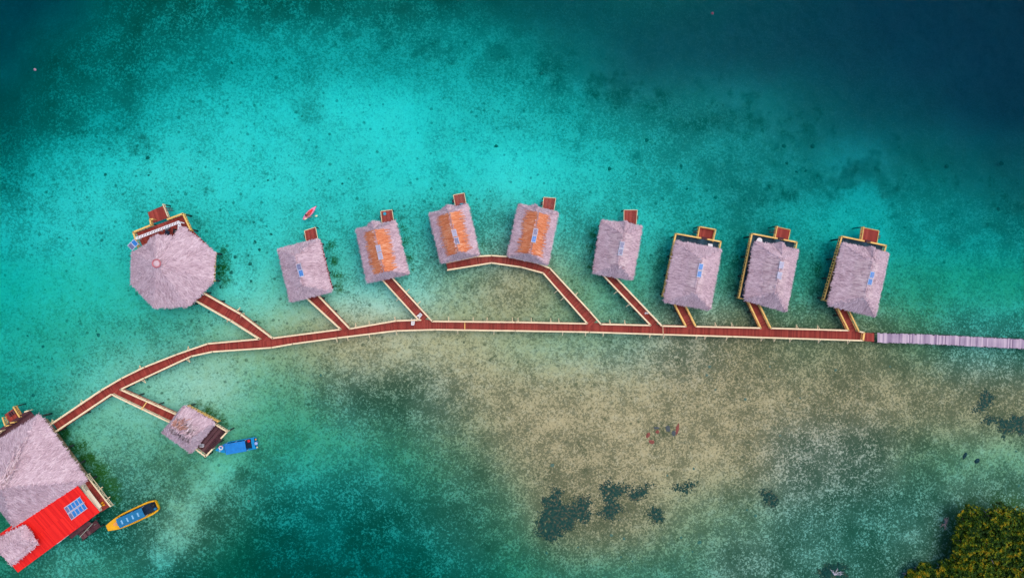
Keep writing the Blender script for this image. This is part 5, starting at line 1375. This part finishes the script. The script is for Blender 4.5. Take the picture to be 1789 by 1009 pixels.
# coral heads: one of each shape, then copies
CH_ME = []
for k in range(5):
    o = lump('coral_head', 0, 0, 1, .8 + .1 * k, k, 0, .55, 'coral', seed=k + 31, n=12, rings=4); CH_ME.append(o.data); bpy.data.objects.remove(o)
heads = [h for h in [(446,422,9),(453,436,8),(411,449,9),(437,461,9),(461.5,472,11),(404,476,9),(385,501,9),(438.6,491,7),(474,409,7),(434,446,6),(240,265,12),(258,276,9),(260,306,8),(356,320,20),(184,305,7),(468,315,6),(598,321,6),(867,255,10),
         (752,82,22),(735,75,14),(680,65,24),(602,66,14),(620,85,12),(870,92,22),(700,50,13),(390,120,16),(345,95,14),(405,110,9),(540,185,34),(520,210,22),(1035,148,22),(1085,150,16),(1050,140,13),(978,152,16),(960,120,14),(945,128,10),(1078,170,22),(1160,172,14),(1225,220,14),(1262,205,18),(1290,215,22),(1315,200,24),(1270,228,12),(1332,220,12),(1368,238,14),(1412,235,18),(1420,255,10),(1370,255,9),(1310,290,12),(1375,285,8),(1392,300,9),(1408,298,8),(1345,325,10),(1425,318,18),(1384,340,11),(1318,333,11),(1460,342,16),(1500,300,26),(1535,310,18),(1480,310,16),(1550,330,18),(1520,285,18),(1598,290,11),(1655,290,9),(1672,315,13),(1712,325,12),(1750,285,10),(1755,355,14),(1745,365,10),(1300,350,8),(1250,345,8),(1190,290,9),(1065,295,10),(1200,330,7),(1130,245,9),(58,690,8),(75,605,7),(172,585,10),(168,578,6),(48,586,6),(348,560,6),(365,545,6),(560,655,7),(1015,690,6),(1240,640,9),(1235,655,8),(1302,697,9),(1460,646,9),(1398,695,7),(1363,760,8),(1212,818,8),(965,812,10),(1166,830,7),(1250,680,7),(1345,640,6),(1555,640,6),(1090,940,9),(1068,934,8),(1085,972,7),(1105,980,6),(1190,938,8),(1222,947,10),(1210,963,6),(955,965,8),(1010,955,6),(1320,900,8),(1305,890,6),(1775,788,5),(1780,848,9)] if h[2] <= 10]
_big = 0
for i, (px, py, r_) in enumerate(heads):
    p = P(px, py, 0)
    z = bed_z(p.x, p.y); p = P(px, py, z); rr = r_ / 20.0 * 0.8
    o = bpy.data.objects.new('coral_head', CH_ME[i % 5]); COL.objects.link(o); o.location = (p.x, p.y, z - .05); hz = min(rr * .6, -z * .7, 1.0)
    o.scale = (rr, rr * random.uniform(.7, 1.1), max(.15, hz)); o.rotation_euler.z = random.uniform(0, 6.28)
    tag(o, 'dark rounded coral head scattered on the seabed under water', 'coral', 'coral heads on the seabed')

# ------------------------------------------------------------------ mangroves and driftwood, lower right
def tree(px, py, rad, top, label, group='mangrove trees crowded in the corner', seed=0):
    rnd = random.Random(seed * 17 + 5); c = P(px, py, top * .7); zb = -.6
    t = thing('mangrove_tree', Vector((c.x, c.y, 0)), label, 'tree', group)
    mb = MB(); b0 = Vector((c.x, c.y, zb)); fork = Vector((c.x + rnd.uniform(-.2, .2), c.y + rnd.uniform(-.2, .2), top * .35))
    mb.tube([b0, lerp(b0, fork, .5), fork], [.22, .17, .15], 8); limbs = []
    for k in range(7):
        a = k / 7 * 6.28 + rnd.uniform(-.4, .4); e = Vector((c.x + math.cos(a) * rad * rnd.uniform(.45, .8), c.y + math.sin(a) * rad * rnd.uniform(.45, .8), top * rnd.uniform(.6, .85)))
        m_ = lerp(fork, e, .5) + Vector((0, 0, .25)); mb.tube([fork, m_, e], [.10, .07, .03], 6); limbs.append(e)
    for k in range(7):                                               # stilt roots
        a = rnd.uniform(0, 6.28); q = Vector((c.x + math.cos(a) * rnd.uniform(.5, 1.2), c.y + math.sin(a) * rnd.uniform(.5, 1.2), zb)); mb.tube([lerp(b0, fork, .55), lerp(q, fork, .35) + Vector((0, 0, .1)), q], [.06, .05, .04], 5)
    mb.build('trunk', 'bark', t)
    lf = MB(); nro = int(430 * rad)
    clumps = [(Vector((c.x, c.y, top * .74)), rad * .6)] + [(Vector((c.x + math.cos(a) * rad * .6, c.y + math.sin(a) * rad * .6, top * rnd.uniform(.52, .78))), rad * rnd.uniform(.32, .5)) for a in [k / 7 * 6.28 + rnd.uniform(-.35, .35) for k in range(7)]]
    for _ in range(nro):
        cc, cr = rnd.choice(clumps) if rnd.random() < .75 else clumps[0]
        while True:
            v = Vector((rnd.gauss(0, 1), rnd.gauss(0, 1), rnd.gauss(0, 1) * .9)); v.normalize()
            if v.z > -.45: break
        p = cc + Vector((v.x, v.y, v.z * .62)) * cr * rnd.choice((rnd.uniform(.82, 1.08), rnd.uniform(.35, .9))); ax = (v + Vector((0, 0, .9)) + Vector((rnd.gauss(0, .35), rnd.gauss(0, .35), 0))).normalized()
        s1 = ax.cross(Vector((0, 1, .2))).normalized(); s2 = ax.cross(s1); n = rnd.randint(6, 9); sz = rnd.uniform(.20, .36)
        for k in range(n):
            a = k / n * 6.28 + rnd.uniform(-.4, .4); o_ = s1 * math.cos(a) + s2 * math.sin(a); l = sz * rnd.uniform(.8, 1.3)
            d = (o_ * .85 + ax * rnd.uniform(.15, .9)).normalized(); w_ = d.cross(ax).normalized() * l * .30
            q0 = p; q1 = p + d * l * .5 + w_; q2 = p + d * l; q3 = p + d * l * .5 - w_
            lf.add([q0, q1, q2, q3], [(0, 1, 2, 3)])
    lf.build('crown', 'leaf', t)
TR = [(1706,918,3.2,5.5),(1752,912,3.2,6.2),(1795,925,3.6,6.6),(1694,955,3.0,5.2),(1735,955,3.4,6.4),(1780,970,3.6,6.8),(1690,992,3.0,4.8),(1728,1000,3.2,5.6),(1770,1018,3.6,6.0),(1658,1000,2.2,3.2),(1830,960,3.6,6.6),(1825,1015,3.6,6.4),(1700,1035,3.4,5.0),(1755,1060,3.6,5.6)]
for i, (x, y, r_, tp) in enumerate(TR):
    tree(x, y, r_, tp, 'orange-tipped green mangrove tree in the dense clump', seed=i)
tree(1616, 1000, 1.8, 2.6, 'low green mangrove at the left tip of the clump', seed=41); tree(1594, 1006, 1.2, 1.8, 'smallest mangrove bush, furthest left along the bottom edge', seed=42)

def twigs(px, py, n, L, mat, label, cat, name, seed, spread=1.2, lean=None):
    rnd = random.Random(seed); c = P(px, py, 0); zb = bed_z(c.x, c.y); t = thing(name, Vector((c.x, c.y, 0)), label, cat)
    mb = MB(); mb.tube([Vector((c.x, c.y, zb - .1)), Vector((c.x, c.y, .35))], [.16, .12], 7); mb.build('stump', mat, t)
    for k in range(n):
        a = rnd.uniform(0, 6.28) if lean is None else lean + rnd.uniform(-1.3, 1.3); l = L * rnd.uniform(.6, 1.1); p0 = Vector((c.x, c.y, .25)); d = Vector((math.cos(a) * spread, math.sin(a) * spread, rnd.uniform(.25, .8)))
        p1 = p0 + d * l * .45; p2 = p1 + (d + Vector((rnd.uniform(-.6, .6), rnd.uniform(-.6, .6), .2))) * l * .4
        mb = MB(); mb.tube([p0, p1, p2], [.075, .05, .02], 6)
        for q in range(2):
            e = lerp(p1, p2, rnd.uniform(0, .7)); mb.tube([e, e + Vector((rnd.uniform(-.5, .5), rnd.uniform(-.5, .5), rnd.uniform(0, .3)))], [.035, .012], 5)
        mb.build('branch', mat, t)
twigs(1457, 1002, 6, 1.3, 'dead', 'bleached dead tree snag poking from the water at the bottom edge', 'driftwood', 'driftwood', 3, lean=1.4)
twigs(1652, 912, 9, 1.5, 'bark', 'bare leafless shrub at the left side of the mangrove clump', 'shrub', 'bare_shrub', 8, lean=2.6)
